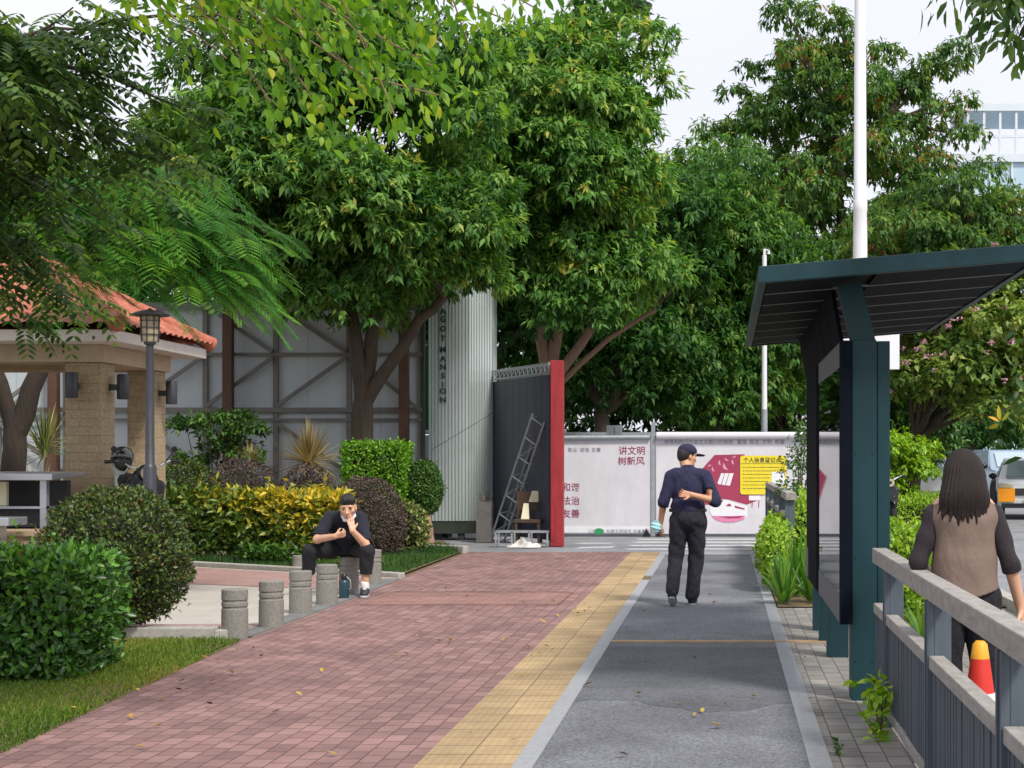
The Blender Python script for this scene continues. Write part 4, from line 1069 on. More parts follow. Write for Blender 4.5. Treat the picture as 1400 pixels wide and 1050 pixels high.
# ---------------------------------------------------------------- railings
def railing(name, x, ya, yb, ztop, label, posts, zmid, wid=0.09):
    r = thing(name, label, 'railing', (x, (ya + yb) / 2, 0))
    mb = MB(); y = ya
    while y < yb - 0.01:
        y2 = min(y + 1.9, yb); mb.box((x, y + 0.002, ztop - 0.09), (x + wid, y2 - 0.002, ztop)); y = y2
    mb.build('top_rail', M['railtop'], r, bevel=0.006)
    mb = MB(); 
    pts = sorted(posts)
    for a, b in zip([ya] + pts, pts + [yb]):
        if b - a > 0.15: mb.box((x + 0.004, a + 0.055, zmid - 0.06), (x + wid * 0.8, b - 0.055, zmid))
    mb.box((x + 0.006, ya, 0.06), (x + wid * 0.75, yb, 0.11))
    mb.build('mid_rail', M['railtop'], r, bevel=0.005)
    for yp in posts:
        mb = MB(); mb.box((x - 0.004, yp - 0.05, 0), (x + 0.028, yp - 0.035, ztop - 0.091)); mb.box((x - 0.004, yp + 0.035, 0), (x + 0.028, yp + 0.05, ztop - 0.091)); mb.box((x + 0.0285, yp - 0.05, 0), (x + 0.105, yp + 0.05, ztop - 0.0915))
        mb.build('post', M['postmetal'], r, bevel=0.003)
    y = ya + 0.06
    mb = MB(); k = 0
    while y < yb - 0.05:
        if min(abs(y - p) for p in posts) > 0.075:
            j = random.uniform(-0.003, 0.003); mb.box((x + 0.020 + j, y, 0.112), (x + 0.040 + j, y + 0.062, zmid - 0.062))
        y += 0.076
    mb.build('slat', M['slat'], r)
    return r
railing('railing', 0.905, 1.2, 9.85, 0.967, 'weathered grey railing with blue-grey slats in the right foreground', [9.1, 7.2, 5.3, 3.4], 0.635)
railing('railing', 0.72, 18.75, 28.0, 1.13, 'farther grey slatted railing among the shrubs before the side road', [18.85, 21.1, 23.4, 25.7, 27.9], 0.86, 0.12)

# ---------------------------------------------------------------- poles, sign
wl = thing('street_lamp', 'tall white street lamp column rising behind the bus shelter', 'lamp', (U(1176, 630, 22).x, 22, 0))
px_ = U(1176, 630, 22).x
mb = MB().lathe([(0, 0), (0.2, 0), (0.2, 0.03), (0.11, 0.05), (0.108, 1.0), (0.098, 4.5), (0.092, 4.9), (0.098, 4.92), (0.098, 5.05), (0.088, 5.07), (0.07, 9.6), (0, 9.6)], (px_, 22, 0), 24); mb.build('column', M['whitepole'], wl, smooth=True)
mb = MB(); mb.tube([(px_, 22, 9.5), (px_ + 0.3, 22, 9.9), (px_ + 1.6, 22, 10.1)], 0.035, 10); mb.build('arm', M['whitepole'], wl, smooth=True)
MB().box((px_ + 1.5, 21.88, 10.05), (px_ + 2.2, 22.12, 10.15)).build('lantern', M['whitepole'], wl, bevel=0.03)
sg = thing('road_sign', 'pale blank back of a road sign on the white lamp column', 'sign', (px_, 21.86, 3.0))
MB().box((px_ - 0.60, 21.84, 2.74), (px_ + 0.52, 21.87, 3.55)).build('sign_plate', M['white'], sg, bevel=0.006)
MB().box((px_ - 0.12, 21.872, 2.9), (px_ + 0.12, 21.90, 2.95)).build('clamp', M['galv'], sg); MB().box((px_ - 0.12, 21.872, 3.3), (px_ + 0.12, 21.90, 3.35)).build('clamp', M['galv'], sg)
p2 = U(1045, 630, 36)
sl = thing('street_lamp', 'slim pale lamp pole with grey foot behind the banner wall', 'lamp', (p2.x, 36, 0))
MB().lathe([(0, 0), (0.075, 0), (0.072, 2.65), (0, 2.65)], (p2.x, 36, 0), 16).build('base', M['galvdark'], sl, smooth=True)
MB().lathe([(0.0, 2.651), (0.062, 2.651), (0.052, 6.1), (0, 6.1)], (p2.x, 36, 0), 16).build('pole', M['whitepole'], sl, smooth=True)
MB().tube([(p2.x, 36, 6.05), (p2.x, 36, 6.22), (p2.x + 0.1, 36.6, 6.28)], 0.028, 8).lathe([(0, 6.2), (0.05, 6.2), (0.04, 6.28), (0, 6.29)], (p2.x + 0.1, 36.6, 0), 10).build('lantern', M['whitepole'], sl)

# ---------------------------------------------------------------- traffic cones
def tcone(x, y, H, label):
    t = thing('traffic_cone', label, 'cone', (x, y, 0), 'red and white traffic cones behind the railing')
    r = lambda z: 0.125 + (0.035 - 0.125) * z / H
    b = MB().box((x - 0.19, y - 0.19, 0.0), (x + 0.19, y + 0.19, 0.03)).build('base', M['rubber'], t, bevel=0.01)
    MB().lathe([(0.125, 0.03), (r(0.30 * H), 0.30 * H), (r(0.52 * H), 0.52 * H), (r(0.90 * H), 0.90 * H)], (x, y, 0), 28).build('shell', M['cone'], t, smooth=True)
    MB().lathe([(r(0.36 * H) + 0.003, 0.36 * H), (r(0.66 * H) + 0.003, 0.66 * H)], (x, y, 0), 28).build('band', M['conewhite'], t, smooth=True)
    MB().lathe([(r(0.90 * H), 0.90 * H), (0.034, H), (0.02, H + 0.015), (0, H + 0.015)], (x, y, 0), 28).build('tip', M['coneyellow'], t, smooth=True)
tcone(1.18, 7.42, 0.655, 'red and white traffic cone with yellow tip beside the woman\'s legs')
tcone(1.20, 6.75, 0.46, 'shorter red and white cone right of the yellow tipped cone')

# ---------------------------------------------------------------- motorcycles
def motorcycle(loc, yaw, label, scale=1.0, helm=False):
    m = thing('motorcycle', label, 'motorcycle', (0, 0, 0), 'parked motorcycles')
    Rx = Matrix.Rotation(R(90), 3, 'Y')
    for y in (0.62, -0.62):
        w_ = MB().lathe([(0.20, -0.045), (0.27, -0.05), (0.295, -0.03), (0.30, 0), (0.295, 0.03), (0.27, 0.05), (0.20, 0.045), (0.20, -0.045)], (0, y, 0.30), 28, Rx).build('wheel', M['rubber'], m, smooth=True)
        mb = MB().lathe([(0, -0.03), (0.205, -0.02), (0.205, 0.02), (0, 0.03)], (0, y, 0.30), 20, Rx); mb.build('rim', M['galv'], w_, smooth=True)
    mb = MB()
    for x in (-0.07, 0.07): mb.tube([(x, -0.62, 0.30), (x, -0.42, 0.92)], 0.02, 8)
    mb.build('fork', M['chrome'], m, smooth=True)
    mb = MB().tube([(-0.36, -0.30, 1.04), (-0.24, -0.36, 1.05), (-0.10, -0.40, 0.98), (0.10, -0.40, 0.98), (0.24, -0.36, 1.05), (0.36, -0.30, 1.04)], 0.012, 8); hb = mb.build('handlebar', M['chrome'], m, smooth=True)
    for s_ in (-1, 1):
        MB().tube([(s_ * 0.36, -0.30, 1.04), (s_ * 0.26, -0.35, 1.05)], 0.019, 10).build('grip', M['black'], hb, smooth=True)
        mb = MB().tube([(s_ * 0.2, -0.38, 1.03), (s_ * 0.28, -0.40, 1.15)], 0.006, 6); mb.lathe([(0, -0.010), (0.026, -0.008), (0.03, 0.0), (0.026, 0.008), (0, 0.010)], (s_ * 0.29, -0.40, 1.17), 16, Matrix.Rotation(R(90), 3, 'X')); mb.build('mirror', M['black'], m, smooth=True)
    sdf_obj('headlamp', [('e', (0, -0.50, 0.93), (0.09, 0.09, 0.09))], M['black'], m, 0.012)
    MB().lathe([(0, -0.015), (0.06, -0.01), (0.07, 0.0)], (0, -0.585, 0.93), 20, Matrix.Rotation(R(90), 3, 'X')).build('headlamp_lens', M['lampglass'], m, smooth=True)
    sdf_obj('front_shield', [('c', (0, -0.46, 0.5), (0, -0.40, 0.86), 0.10, 0.13), ('c', (0.1, -0.44, 0.55), (0.14, -0.4, 0.8), 0.06, 0.06), ('c', (-0.1, -0.44, 0.55), (-0.14, -0.4, 0.8), 0.06, 0.06)], M['black'], m, 0.014)
    sdf_obj('fuel_tank', [('e', (0, -0.12, 0.80), (0.13, 0.26, 0.12)), ('c', (0, 0, 0.5), (0, -0.2, 0.5), 0.14, 0.12)], M['black'], m, 0.016)
    sdf_obj('seat', [('c', (0, 0.16, 0.80), (0, 0.62, 0.84), 0.11, 0.09)], M['rubber'], m, 0.016)
    sdf_obj('engine', [('c', (0, -0.12, 0.42), (0, 0.12, 0.36), 0.13, 0.15)], M['galvdark'], m, 0.016)
    MB().prism([(-0.07, -0.95, 0.60), (0.07, -0.95, 0.60), (0.09, -0.55, 0.66), (-0.09, -0.55, 0.66)], (0, 0, 0.02)).build('mudguard', M['black'], m, bevel=0.005)
    MB().prism([(-0.07, 0.55, 0.64), (0.07, 0.55, 0.64), (0.07, 0.95, 0.5), (-0.07, 0.95, 0.5)], (0, 0, 0.02)).build('mudguard', M['black'], m, bevel=0.005)
    MB().tube([(0.13, 0.0, 0.3), (0.16, 0.4, 0.28), (0.16, 0.85, 0.36)], [0.03, 0.04, 0.045], 12).build('exhaust', M['chrome'], m, smooth=True)
    MB().tube([(-0.1, 0.05, 0.3), (-0.24, 0.1, 0.0)], 0.012, 6).build('kickstand', M['galvdark'], m)
    MB().box((-0.06, 0.88, 0.66), (0.06, 0.92, 0.74)).build('tail_lamp', M['red'], m, bevel=0.01)
    m.location = loc; m.rotation_euler.z = yaw; m.scale = (scale,) * 3
    return m
mx = U(170, 630, 18.35).x
m1 = motorcycle((mx, 18.75, 0.30), R(30), 'dark motorcycle parked between the two pavilion columns', 1.14)
mb = MB(); mb.prism([(-13.6, 17.4, -0.02), (-6.6, 17.4, -0.02), (-6.6, 18.9, -0.02), (-7.12, 19.1, -0.02), (-7.12, 20.95, -0.02), (-13.6, 20.95, -0.02)], (0, 0, 0.319))
struct(mb, 'pavilion_floor', M['wallstone'])
hp = U(167, 625, 18.35)
hl = thing('helmet', 'glossy black helmet hanging on the motorcycle handlebar', 'helmet', tuple(hp))
sdf_obj('shell', [('e', tuple(hp), (0.125, 0.14, 0.125))], M['helmet'], hl, 0.009, cuts=[((hp.x, hp.y, hp.z - 0.05), (0, -0.35, -0.94))])
sdf_obj('lining', [('e', (hp.x + 0.01, hp.y, hp.z - 0.05), (0.10, 0.11, 0.11))], M['dark'], hl, 0.010)
MB().tube([hp + Vector((-0.09, -0.06, -0.10)), hp + Vector((-0.03, -0.12, -0.20)), hp + Vector((0.06, -0.11, -0.19)), hp + Vector((0.11, -0.05, -0.09))], 0.008, 8).build('chin_strap', M['galv'], hl, smooth=True)
c = copy_tree(m1); c.location = (U(1207, 640, 33).x, 33, 0); c.rotation_euler.z = R(8); c['label'] = 'motorcycle parked by the kerb just right of the shelter post'

# ---------------------------------------------------------------- cars
def car(loc, yaw, label, paint, scale=1.0):
    c = thing('parked_car', label, 'car', (0, 0, 0), 'cars on the road at the right')
    W = 0.90
    prof = [(-2.2, 0.34), (-2.22, 0.62), (-2.12, 0.86), (-1.95, 0.95), (-1.05, 1.02), (-0.45, 1.50), (-0.2, 1.57), (1.2, 1.57), (1.75, 1.48), (2.1, 1.05), (2.18, 0.6), (2.12, 0.34)]
    V, Fc = [], []
    secs = [(-1.0, 0.90), (-0.985, 0.965), (-0.93, 0.985), (-0.6, 1.0), (0, 1.005), (0.6, 1.0), (0.93, 0.985), (0.985, 0.965), (1.0, 0.90)]
    n = len(prof)
    for sx, k in secs:
        for y, z in prof:
            tum = 1.0 if z < 1.0 else 1 - 0.22 * (z - 1.0) / 0.57
            zz = z if abs(sx) < 0.95 else (0.34 + (z - 0.34) * (0.955 if abs(sx) > .99 else .985))
            V.append((sx * W * tum, y * (k if abs(sx) > 0.9 else 1), zz))
    for i in range(len(secs) - 1):
        for j in range(n): Fc.append((i * n + j, i * n + (j + 1) % n, (i + 1) * n + (j + 1) % n, (i + 1) * n + j))
    mb = MB(); mb.v = [Vector(v) for v in V]
    for f in Fc: mb.face(f)
    mb.face(list(range(n))); mb.face([(len(secs) - 1) * n + k for k in range(n)][::-1])
    mb.build('body', paint, c, smooth=True, bevel=0.03)
    def quad(pts, name, m, off=0.0): mb = MB().prism(pts, off); return mb.build(name, m, c)
    quad([(-0.66, -0.97, 1.075), (0.66, -0.97, 1.075), (0.60, -0.50, 1.465), (-0.60, -0.50, 1.465)], 'windscreen', M['carglass'], (0, -0.045, 0.035))
    quad([(-0.60, 1.80, 1.44), (0.60, 1.80, 1.44), (0.66, 2.06, 1.12), (-0.66, 2.06, 1.12)], 'rear_window', M['carglass'], (0, 0.03, 0.02))
    for s_ in (-1, 1):
        xt, xb = s_ * W * 0.80, s_ * W * 0.965
        for ya, yb, yc, yd in ((-0.85, 0.25, 0.25, -0.42), (0.33, 1.25, 1.25, 0.33), (1.33, 1.9, 1.62, 1.33)):
            quad([(xb, ya, 1.08), (xb, yb, 1.08), (xt, yc, 1.46), (xt, yd, 1.46)], 'side_window', M['carglass'], (s_ * 0.02, 0, 0.006))
        for y in (-1.38, 1.38):
            wv = MB().lathe([(0.22, -0.11), (0.33, -0.11), (0.355, -0.08), (0.355, 0.08), (0.33, 0.11), (0.22, 0.11), (0.22, -0.11)], (s_ * 0.81, y, 0.355), 28, Matrix.Rotation(R(90), 3, 'Y')).build('wheel', M['rubber'], c, smooth=True)
            MB().lathe([(0, 0.06), (0.08, 0.10), (0.2, 0.085), (0.225, 0.09)], (s_ * 0.81, y, 0.355), 20, Matrix.Rotation(R(90 * s_), 3, 'Y')).build('rim', M['galv'], wv, smooth=True)
            MB().lathe([(0.0, -0.002), (0.41, -0.002), (0.41, 0.002), (0, 0.002)], (s_ * 0.902, y, 0.37), 28, Matrix.Rotation(R(90), 3, 'Y')).build('wheel_arch', M['black'], c)
        sdf_obj('door_mirror', [('e', (s_ * 1.0, -0.78, 1.10), (0.11, 0.06, 0.08))], M['black'], c, 0.015)
        quad([(s_ * 0.50, -2.20, 0.815), (s_ * 0.87, -2.12, 0.815), (s_ * 0.87, -2.06, 0.90), (s_ * 0.50, -2.14, 0.89)], 'headlight', M['lampglass'], (0, -0.03, 0))
        quad([(s_ * 0.46, -2.245, 0.46), (s_ * 0.87, -2.16, 0.46), (s_ * 0.89, -2.13, 0.80), (s_ * 0.46, -2.215, 0.80)], 'fog_lamp', M['amber'], (0, -0.03, 0))
        quad([(s_ * 0.62, 2.13, 0.8), (s_ * 0.86, 2.06, 0.8), (s_ * 0.84, 2.02, 1.0), (s_ * 0.62, 2.1, 1.0)], 'tail_light', M['red'], (0, 0.03, 0))
    quad([(-0.46, -2.235, 0.62), (0.46, -2.235, 0.62), (0.46, -2.20, 0.80), (-0.46, -2.20, 0.80)], 'grille', M['black'], (0, -0.02, 0))
    quad([(-0.8, -2.22, 0.30), (0.8, -2.22, 0.30), (0.8, -2.22, 0.42), (-0.8, -2.22, 0.42)], 'bumper_skirt', M['black'], (0, -0.03, 0))
    quad([(-0.22, -2.27, 0.46), (0.22, -2.27, 0.46), (0.22, -2.27, 0.58), (-0.22, -2.27, 0.58)], 'number_plate', M['signgreen'], (0, -0.01, 0))
    c.location = loc; c.rotation_euler.z = yaw; c.scale = (scale,) * 3
    return c
c1 = car((U(1409, 700, 43).x, 43.0, 0), R(-9), 'silver car coming down the road right of the woman', M['carsilver'])
c2 = copy_tree(c1); c2.location = (U(1376, 690, 56).x, 56, 0); c2.rotation_euler.z = R(10); c2.scale = (1.1, 1.1, 1.2); c2['label'] = 'pale blue car half hidden behind the silver car'
for ch_ in c2.children:
    if ch_.name.startswith('body'):
        ch_.data = ch_.data.copy(); ch_.data.materials[0] = M['carblue']
c3 = copy_tree(c1); c3.location = (U(1258, 660, 62).x, 62, 0); c3.rotation_euler.z = R(80); c3['label'] = 'silver car glimpsed beyond the roadside hedge, left of the woman\'s hair'
# ---------------------------------------------------------------- distant structures
gb = thing('glass_building', 'pale blue glass office block rising behind the trees at right', 'building', (22, 112, 0))
bx0, bx1, by0, by1, bz = U(1322, 0, 110).x, 34, 110, 130, 22.3
MB().box((bx0, by0, 0), (bx1, by1, bz)).build('wall', M['facadeglass'], gb)
mb = MB()
for k in range(7): mb.box((bx0 - 0.25, by0 - 0.25, k * 3.6 + 0.3), (bx1, by0 - 0.002, k * 3.6 + 0.85))
mb.build('floor_band', M['facade'], gb)
mb = MB(); x = bx0
while x < bx1: mb.box((x, by0 - 0.16, 0), (x + 0.14, by0 - 0.003, bz - 0.01)); x += 1.5
mb.build('mullion', M['facade'], gb)
mb = MB(); x = bx0
while x < bx1: mb.box((x, by0, bz + 0.01), (x + 0.16, by0 + 0.2, 25.4)); x += 1.1
mb.box((bx0 - 0.3, by0 - 0.1, 25.41), (bx1, by0 + 6, 25.9)); mb.box((bx0, by0 + 0.01, 23.6), (bx1, by0 + 0.15, 23.8)); mb.build('roof_screen', M['facade'], gb)
tw = thing('telecom_mast', 'grey mast with round platform showing over the central tree', 'mast', (U(861, 0, 95).x, 95, 0))
tx = tw.location.x
MB().lathe([(0.3, 0), (0.22, 28.0), (0.22, 28.45), (0.7, 28.52), (0.7, 33), (0, 33)], (tx, 95, 0), 16).build('shaft', M['facade'], tw, smooth=True)
MB().lathe([(0, 28.0), (1.2, 28.1), (1.35, 28.4), (1.1, 28.5), (0, 28.5)], (tx, 95, 0), 24).build('platform', M['lampmetal'], tw, smooth=True)
mb = MB()
for s_ in (-1, 1): mb.tube([(tx + s_ * 1.05 * 0.9, 94.6, 27.5), (tx + s_ * 1.05 * 0.9, 94.6, 33)], 0.06, 8); mb.tube([(tx, 94.6, 27.9), (tx + s_ * 0.95, 94.6, 28.0)], 0.05, 6)
mb.build('antenna', M['lampmetal'], tw)

# ---------------------------------------------------------------- walking man (seen from behind)
def person(label, loc): return thing('person', label, 'person', loc)
def cap(a, b, r0, r1, k=0.02): return ('c', tuple(a), tuple(b), r0, r1, k)
O = v3(-0.38, 16.75, 0)
wm = person('man in navy jumper walking away with one hand behind his back', tuple(O))
def T(x, y, z): return O + v3(x, y, z)
hpr, at, HA = head(T(-0.005, 0.10, 1.545), (0.80, 0.58, -0.14), (0.12, 0.20, 1), 0.98)
shL, shR = T(-0.170, 0.01, 1.34), T(0.185, 0.01, 1.335)
elL, elR = T(-0.248, -0.03, 1.075), T(0.285, -0.10, 1.085)
wrL, wrR = T(-0.285, 0.06, 0.845), T(0.045, -0.185, 1.150)
arms = [cap(shL, elL, 0.052, 0.042), cap(elL, wrL, 0.040, 0.027), cap(shR, elR, 0.052, 0.043), cap(elR, wrR, 0.041, 0.028)]
hL = hand(wrL, (-0.10, 0.25, -1), (0.9, 0.3, 0), 1, (0.45, 0.55, 0.6, 0.6))
hR = hand(wrR, (-0.96, -0.02, 0.10), (0, -1, 0.25), -1, (0.5, 0.6, 0.65, 0.7), thumb=(0.5, 0.6, 0.5))
kL, kR = T(-0.125, 0.03, 0.46), T(0.085, 0.06, 0.46); aL, aR = T(-0.155, -0.22, 0.155), T(0.045, 0.02, 0.08)
hipL, hipR = T(-0.085, 0.0, 0.86), T(0.10, 0.0, 0.86)
legs = [cap(hipL, kL, 0.085, 0.055), cap(kL, aL, 0.052, 0.036), cap(hipR, kR, 0.085, 0.055), cap(kR, aR, 0.052, 0.036)]
torso = [('e', tuple(T(0.005, 0.02, 1.20)), (0.165, 0.105, 0.20)), ('e', tuple(T(0.005, 0.0, 0.94)), (0.165, 0.11, 0.14)), cap(T(-0.09, 0.02, 1.325), T(0.10, 0.02, 1.325), 0.068, 0.068), cap(T(0, 0.03, 1.38), at(0, -0.03, -0.06), 0.058, 0.055)]
sdf_obj('body', torso + arms + legs + hL + hR + hpr, M['skin2'], wm, 0.0065)
def folds(amp, f=38, ph=0): return lambda X, Y, Z: amp * (np.sin(Z * f * 0.55 + 26 * X + 3 * np.sin(Y * 13 + ph) + 2.2 * np.sin(Z * 7 + ph)) * np.sin(X * 15 + Z * 9 + ph) + 0.35 * np.sin(Z * f * 1.1 + 31 * X + ph + 2 * np.sin(Z * 12)))
sl_ = lambda a, b, t: tuple(np.array(a) + (np.array(b) - np.array(a)) * t)
sdf_obj('jumper', [('e', tuple(T(0.005, 0.02, 1.20)), (0.188, 0.132, 0.215)), ('e', tuple(T(0.0, 0.0, 1.01)), (0.182, 0.134, 0.16)), cap(T(-0.125, 0.02, 1.34), T(0.135, 0.02, 1.335), 0.088, 0.088), cap(T(0, 0.03, 1.38), T(0, 0.05, 1.44), 0.078, 0.068),
    cap(shL, elL, 0.070, 0.060), cap(elL, sl_(elL, wrL, 0.16), 0.060, 0.056), cap(shR, elR, 0.072, 0.066), cap(elR, sl_(elR, wrR, 0.16), 0.064, 0.058)],
    M['navycloth'], wm, 0.0065, cuts=[(T(0, 0, 0.955), (0, 0, -1), 0.26), (sl_(elL, wrL, 0.20), unit(np.array(wrL) - np.array(elL)), 0.12), (sl_(elR, wrR, 0.20), unit(np.array(wrR) - np.array(elR)), 0.12), (T(0, 0.04, 1.445), (0, 0.3, 0.95), 0.1)], warp=folds(0.0035))
sdf_obj('trousers', [('e', tuple(T(0.005, -0.005, 0.90)), (0.185, 0.140, 0.15)), cap(T(-0.055, 0, 0.97), T(0.065, 0, 0.97), 0.112, 0.112), cap(hipL, kL, 0.105, 0.080), cap(kL, T(-0.155, -0.20, 0.17), 0.078, 0.068), cap(hipR, kR, 0.105, 0.080), cap(kR, T(0.045, 0.01, 0.10), 0.078, 0.070), cap(T(-0.15, -0.17, 0.20), T(-0.16, -0.25, 0.16), 0.06, 0.05)],
    M['trouser'], wm, 0.0065, cuts=[(T(0, 0, 1.0), (0, 0, 1)), (T(0.045, 0, 0.055), (0, 0, -1), 0.16)], warp=folds(0.0062, 30, 1), k0=0.015)
mb = MB(); mb.lathe([(0.165, -0.018), (0.172, -0.014), (0.172, 0.014), (0.165, 0.018), (0.15, 0.0), (0.165, -0.018)], tuple(T(0.003, -0.0, 0.985)), 36, Matrix.Diagonal((1.14, 0.76, 1))); mb.build('belt', M['black'], wm, smooth=True)
for nm, a, toe in (('R', T(0.045, 0.02, 0.045), T(0.06, 0.19, 0.035)), ('L', T(-0.155, -0.24, 0.115), T(-0.15, -0.10, 0.035))):
    s_ = sdf_obj('shoe', [cap(a, toe, 0.046, 0.042), ('e', tuple(np.array(a) + [0, -0.01, 0.035]), (0.042, 0.055, 0.05))], M['shoe'], wm, 0.007)
    dn = v3(0, 0.05, -1) if nm == 'R' else unit(v3(0, -0.5, -0.87))
    sdf_obj('sole', [cap(np.array(a) + dn * 0.028 + [0, -0.012, 0], np.array(toe) + dn * 0.024 + [0, 0.01, 0], 0.036, 0.034)], M['sole'], s_, 0.007, cuts=[(tuple(np.array(a) + dn * 0.028), -dn), (tuple(np.array(a) + dn * 0.046), dn)])
sdf_obj('hair', [('e', at(0, -0.022, 0.034), (0.083, 0.097, 0.090), HA), ('e', at(0, -0.06, -0.01), (0.066, 0.052, 0.06), HA)], M['hair'], wm, 0.0065, cuts=[(at(0, 0.05, 0.0), HA[1])])
cp = sdf_obj('cap', [('e', at(0, -0.005, 0.055), (0.093, 0.108, 0.082), HA)], M['navycloth'], wm, 0.0065, cuts=[(at(0, 0, 0.035), -HA[2] + 0.12 * HA[1])])
sdf_obj('peak', [('e', at(0, 0.145, 0.036), (0.068, 0.075, 0.010), HA)], M['navycloth'], cp, 0.0065)
for sx in (-1, 1): sdf_obj('eye', [('e', at(0.033 * sx, 0.083, 0.005), (0.013, 0.006, 0.007), HA)], M['eye'], wm, 0.004)
mq = np.array(wrL) + v3(-0.045, -0.02, -0.02)
fm = thing('face_mask', 'pale blue face mask hanging from the walking man\'s left hand', 'mask', tuple(mq))
sdf_obj('cloth', [('e', tuple(mq), (0.055, 0.018, 0.055)), ('e', tuple(mq + v3(0.02, -0.01, -0.03)), (0.04, 0.02, 0.04))], M['mask'], fm, 0.006, warp=lambda X, Y, Z: 0.004 * np.sin(Z * 160 + X * 40))
MB().tube([mq + v3(0.03, 0, 0.05), mq + v3(0.05, 0.03, 0.02), np.array(wrL) + v3(0.0, 0.03, -0.07)], 0.002, 5).build('ear_loop', M['white'], fm)

# ---------------------------------------------------------------- man sitting on a bollard
O = v3(-4.25, 18.2, 0)
sm = person('man in black tee and cropped trousers sitting hunched on a bollard', tuple(O))
hpr, at, HA = head(T(0.10, -0.44, 0.985), (0.10, -0.95, -0.22), (0.0, -0.22, 1), 1.12)
shA, shB = T(-0.155, -0.25, 0.85), T(0.195, -0.25, 0.85)          # his right, his left
elA, elB = T(-0.235, -0.46, 0.635), T(0.295, -0.46, 0.575)
wrA, wrB = T(0.0, -0.62, 0.675), T(0.185, -0.60, 0.735)
arms = [cap(shA, elA, 0.055, 0.047), cap(elA, wrA, 0.046, 0.031), cap(shB, elB, 0.055, 0.047), cap(elB, wrB, 0.046, 0.031)]
hA = hand(wrA, (0.95, 0.1, 0.25), (0.0, 0.8, 0.5), 1, (0.9, 0.9, 0.85, 0.8), thumb=(0.6, 0.5, 0.6))
hB = hand(wrB, (-0.22, 0.20, 0.95), (-0.5, 0.8, 0.2), -1, (0.10, 0.08, 0.15, 0.25), thumb=(0.6, 0.7, 0.1))
hipA, hipB = T(-0.09, 0.0, 0.51), T(0.10, 0.0, 0.51); kA, kB = T(-0.33, -0.42, 0.50), T(0.315, -0.46, 0.50)
aA, aB = T(-0.385, -0.30, 0.09), T(0.285, -0.44, 0.10)
legs = [cap(hipA, kA, 0.09, 0.062), cap(kA, aA, 0.060, 0.038), cap(hipB, kB, 0.09, 0.062), cap(kB, aB, 0.060, 0.038)]
torso = [('e', tuple(T(0.01, -0.03, 0.56)), (0.17, 0.12, 0.13)), ('e', tuple(T(0.015, -0.14, 0.73)), (0.165, 0.115, 0.17)), cap(T(-0.09, -0.24, 0.845), T(0.13, -0.24, 0.845), 0.068, 0.068), cap(T(0.03, -0.27, 0.90), at(0, -0.03, -0.05), 0.062, 0.060)]
sdf_obj('body', torso + arms + legs + hA + hB + hpr, M['skin'], sm, 0.0065)
sdf_obj('tee_shirt', [('e', tuple(T(0.01, -0.03, 0.58)), (0.20, 0.15, 0.13)), ('e', tuple(T(0.015, -0.14, 0.73)), (0.20, 0.145, 0.19)), cap(T(-0.12, -0.24, 0.855), T(0.155, -0.24, 0.855), 0.088, 0.088), cap(T(0.03, -0.26, 0.89), T(0.05, -0.31, 0.915), 0.078, 0.07),
    cap(shA, elA, 0.078, 0.072), cap(shB, elB, 0.078, 0.072)], M['tee'], sm, 0.0065,
    cuts=[(sl_(shA, elA, 0.90), unit(np.array(elA) - np.array(shA)), 0.14), (sl_(shB, elB, 0.90), unit(np.array(elB) - np.array(shB)), 0.14), (T(0.045, -0.30, 0.925), (0.1, -0.75, 0.65), 0.12), (T(0, 0, 0.475), (0, 0, -1))], warp=folds(0.004, 34, 2))
sdf_obj('trousers', [('e', tuple(T(0.01, 0.0, 0.53)), (0.19, 0.15, 0.11)), cap(hipA, kA, 0.108, 0.085), cap(kA, sl_(kA, aA, 0.62), 0.082, 0.070), cap(hipB, kB, 0.108, 0.085), cap(kB, sl_(kB, aB, 0.62), 0.082, 0.070)], M['blackcloth'], sm, 0.0065,
    cuts=[(T(0, 0, 0.422), (0, 0, -1), 0.18), (sl_(kA, aA, 0.62), unit(np.array(aA) - np.array(kA)), 0.15), (sl_(kB, aB, 0.62), unit(np.array(aB) - np.array(kB)), 0.15)], warp=folds(0.0045, 30, 3), k0=0.015)
for a, toe in ((T(-0.385, -0.30, 0.05), T(-0.44, -0.47, 0.038)), (T(0.285, -0.44, 0.05), T(0.315, -0.62, 0.038))):
    a = np.array(a); toe = np.array(toe)
    sdf_obj('sock', [cap(a + [0, 0, 0.035], a + [0, -0.005, 0.095], 0.048, 0.047)], M['sock'], sm, 0.008)
    s_ = sdf_obj('shoe', [cap(a, toe, 0.050, 0.045), ('e', tuple(a + [0, 0, 0.03]), (0.047, 0.058, 0.045))], M['shoe'], sm, 0.007)
    sdf_obj('sole', [cap(a + [0, 0.012, -0.03], toe + [0.0, -0.006, -0.02], 0.050, 0.046)], M['sole'], s_, 0.007, cuts=[(tuple(a + [0, 0, -0.022]), (0, 0, 1)), (tuple(a + [0, 0, -0.049]), (0, 0, -1))])
    d_ = unit(toe - a); sdf_obj('shoe_tongue', [cap(a + d_ * 0.045 + [0, 0, 0.055], a + d_ * 0.12 + [0, 0, 0.030], 0.026, 0.020)], M['sole'], s_, 0.007)
sdf_obj('hair', [('e', at(0, -0.016, 0.044), (0.084, 0.104, 0.094), HA), ('e', at(0, 0.016, 0.088), (0.072, 0.086, 0.058), HA, 0.04)], M['hair'], sm, 0.005, cuts=[(at(0, 0.090, 0.060), unit(HA[1] * 0.8 - HA[2] * 0.6)), (at(0, 0.02, -0.015), unit(HA[1] * 0.45 - HA[2]))], warp=lambda X, Y, Z: 0.0035 * np.sin(X * 150 + 60 * Y) * np.sin(Z * 90 + X * 70) + 0.002 * np.sin(X * 420 + Z * 200))
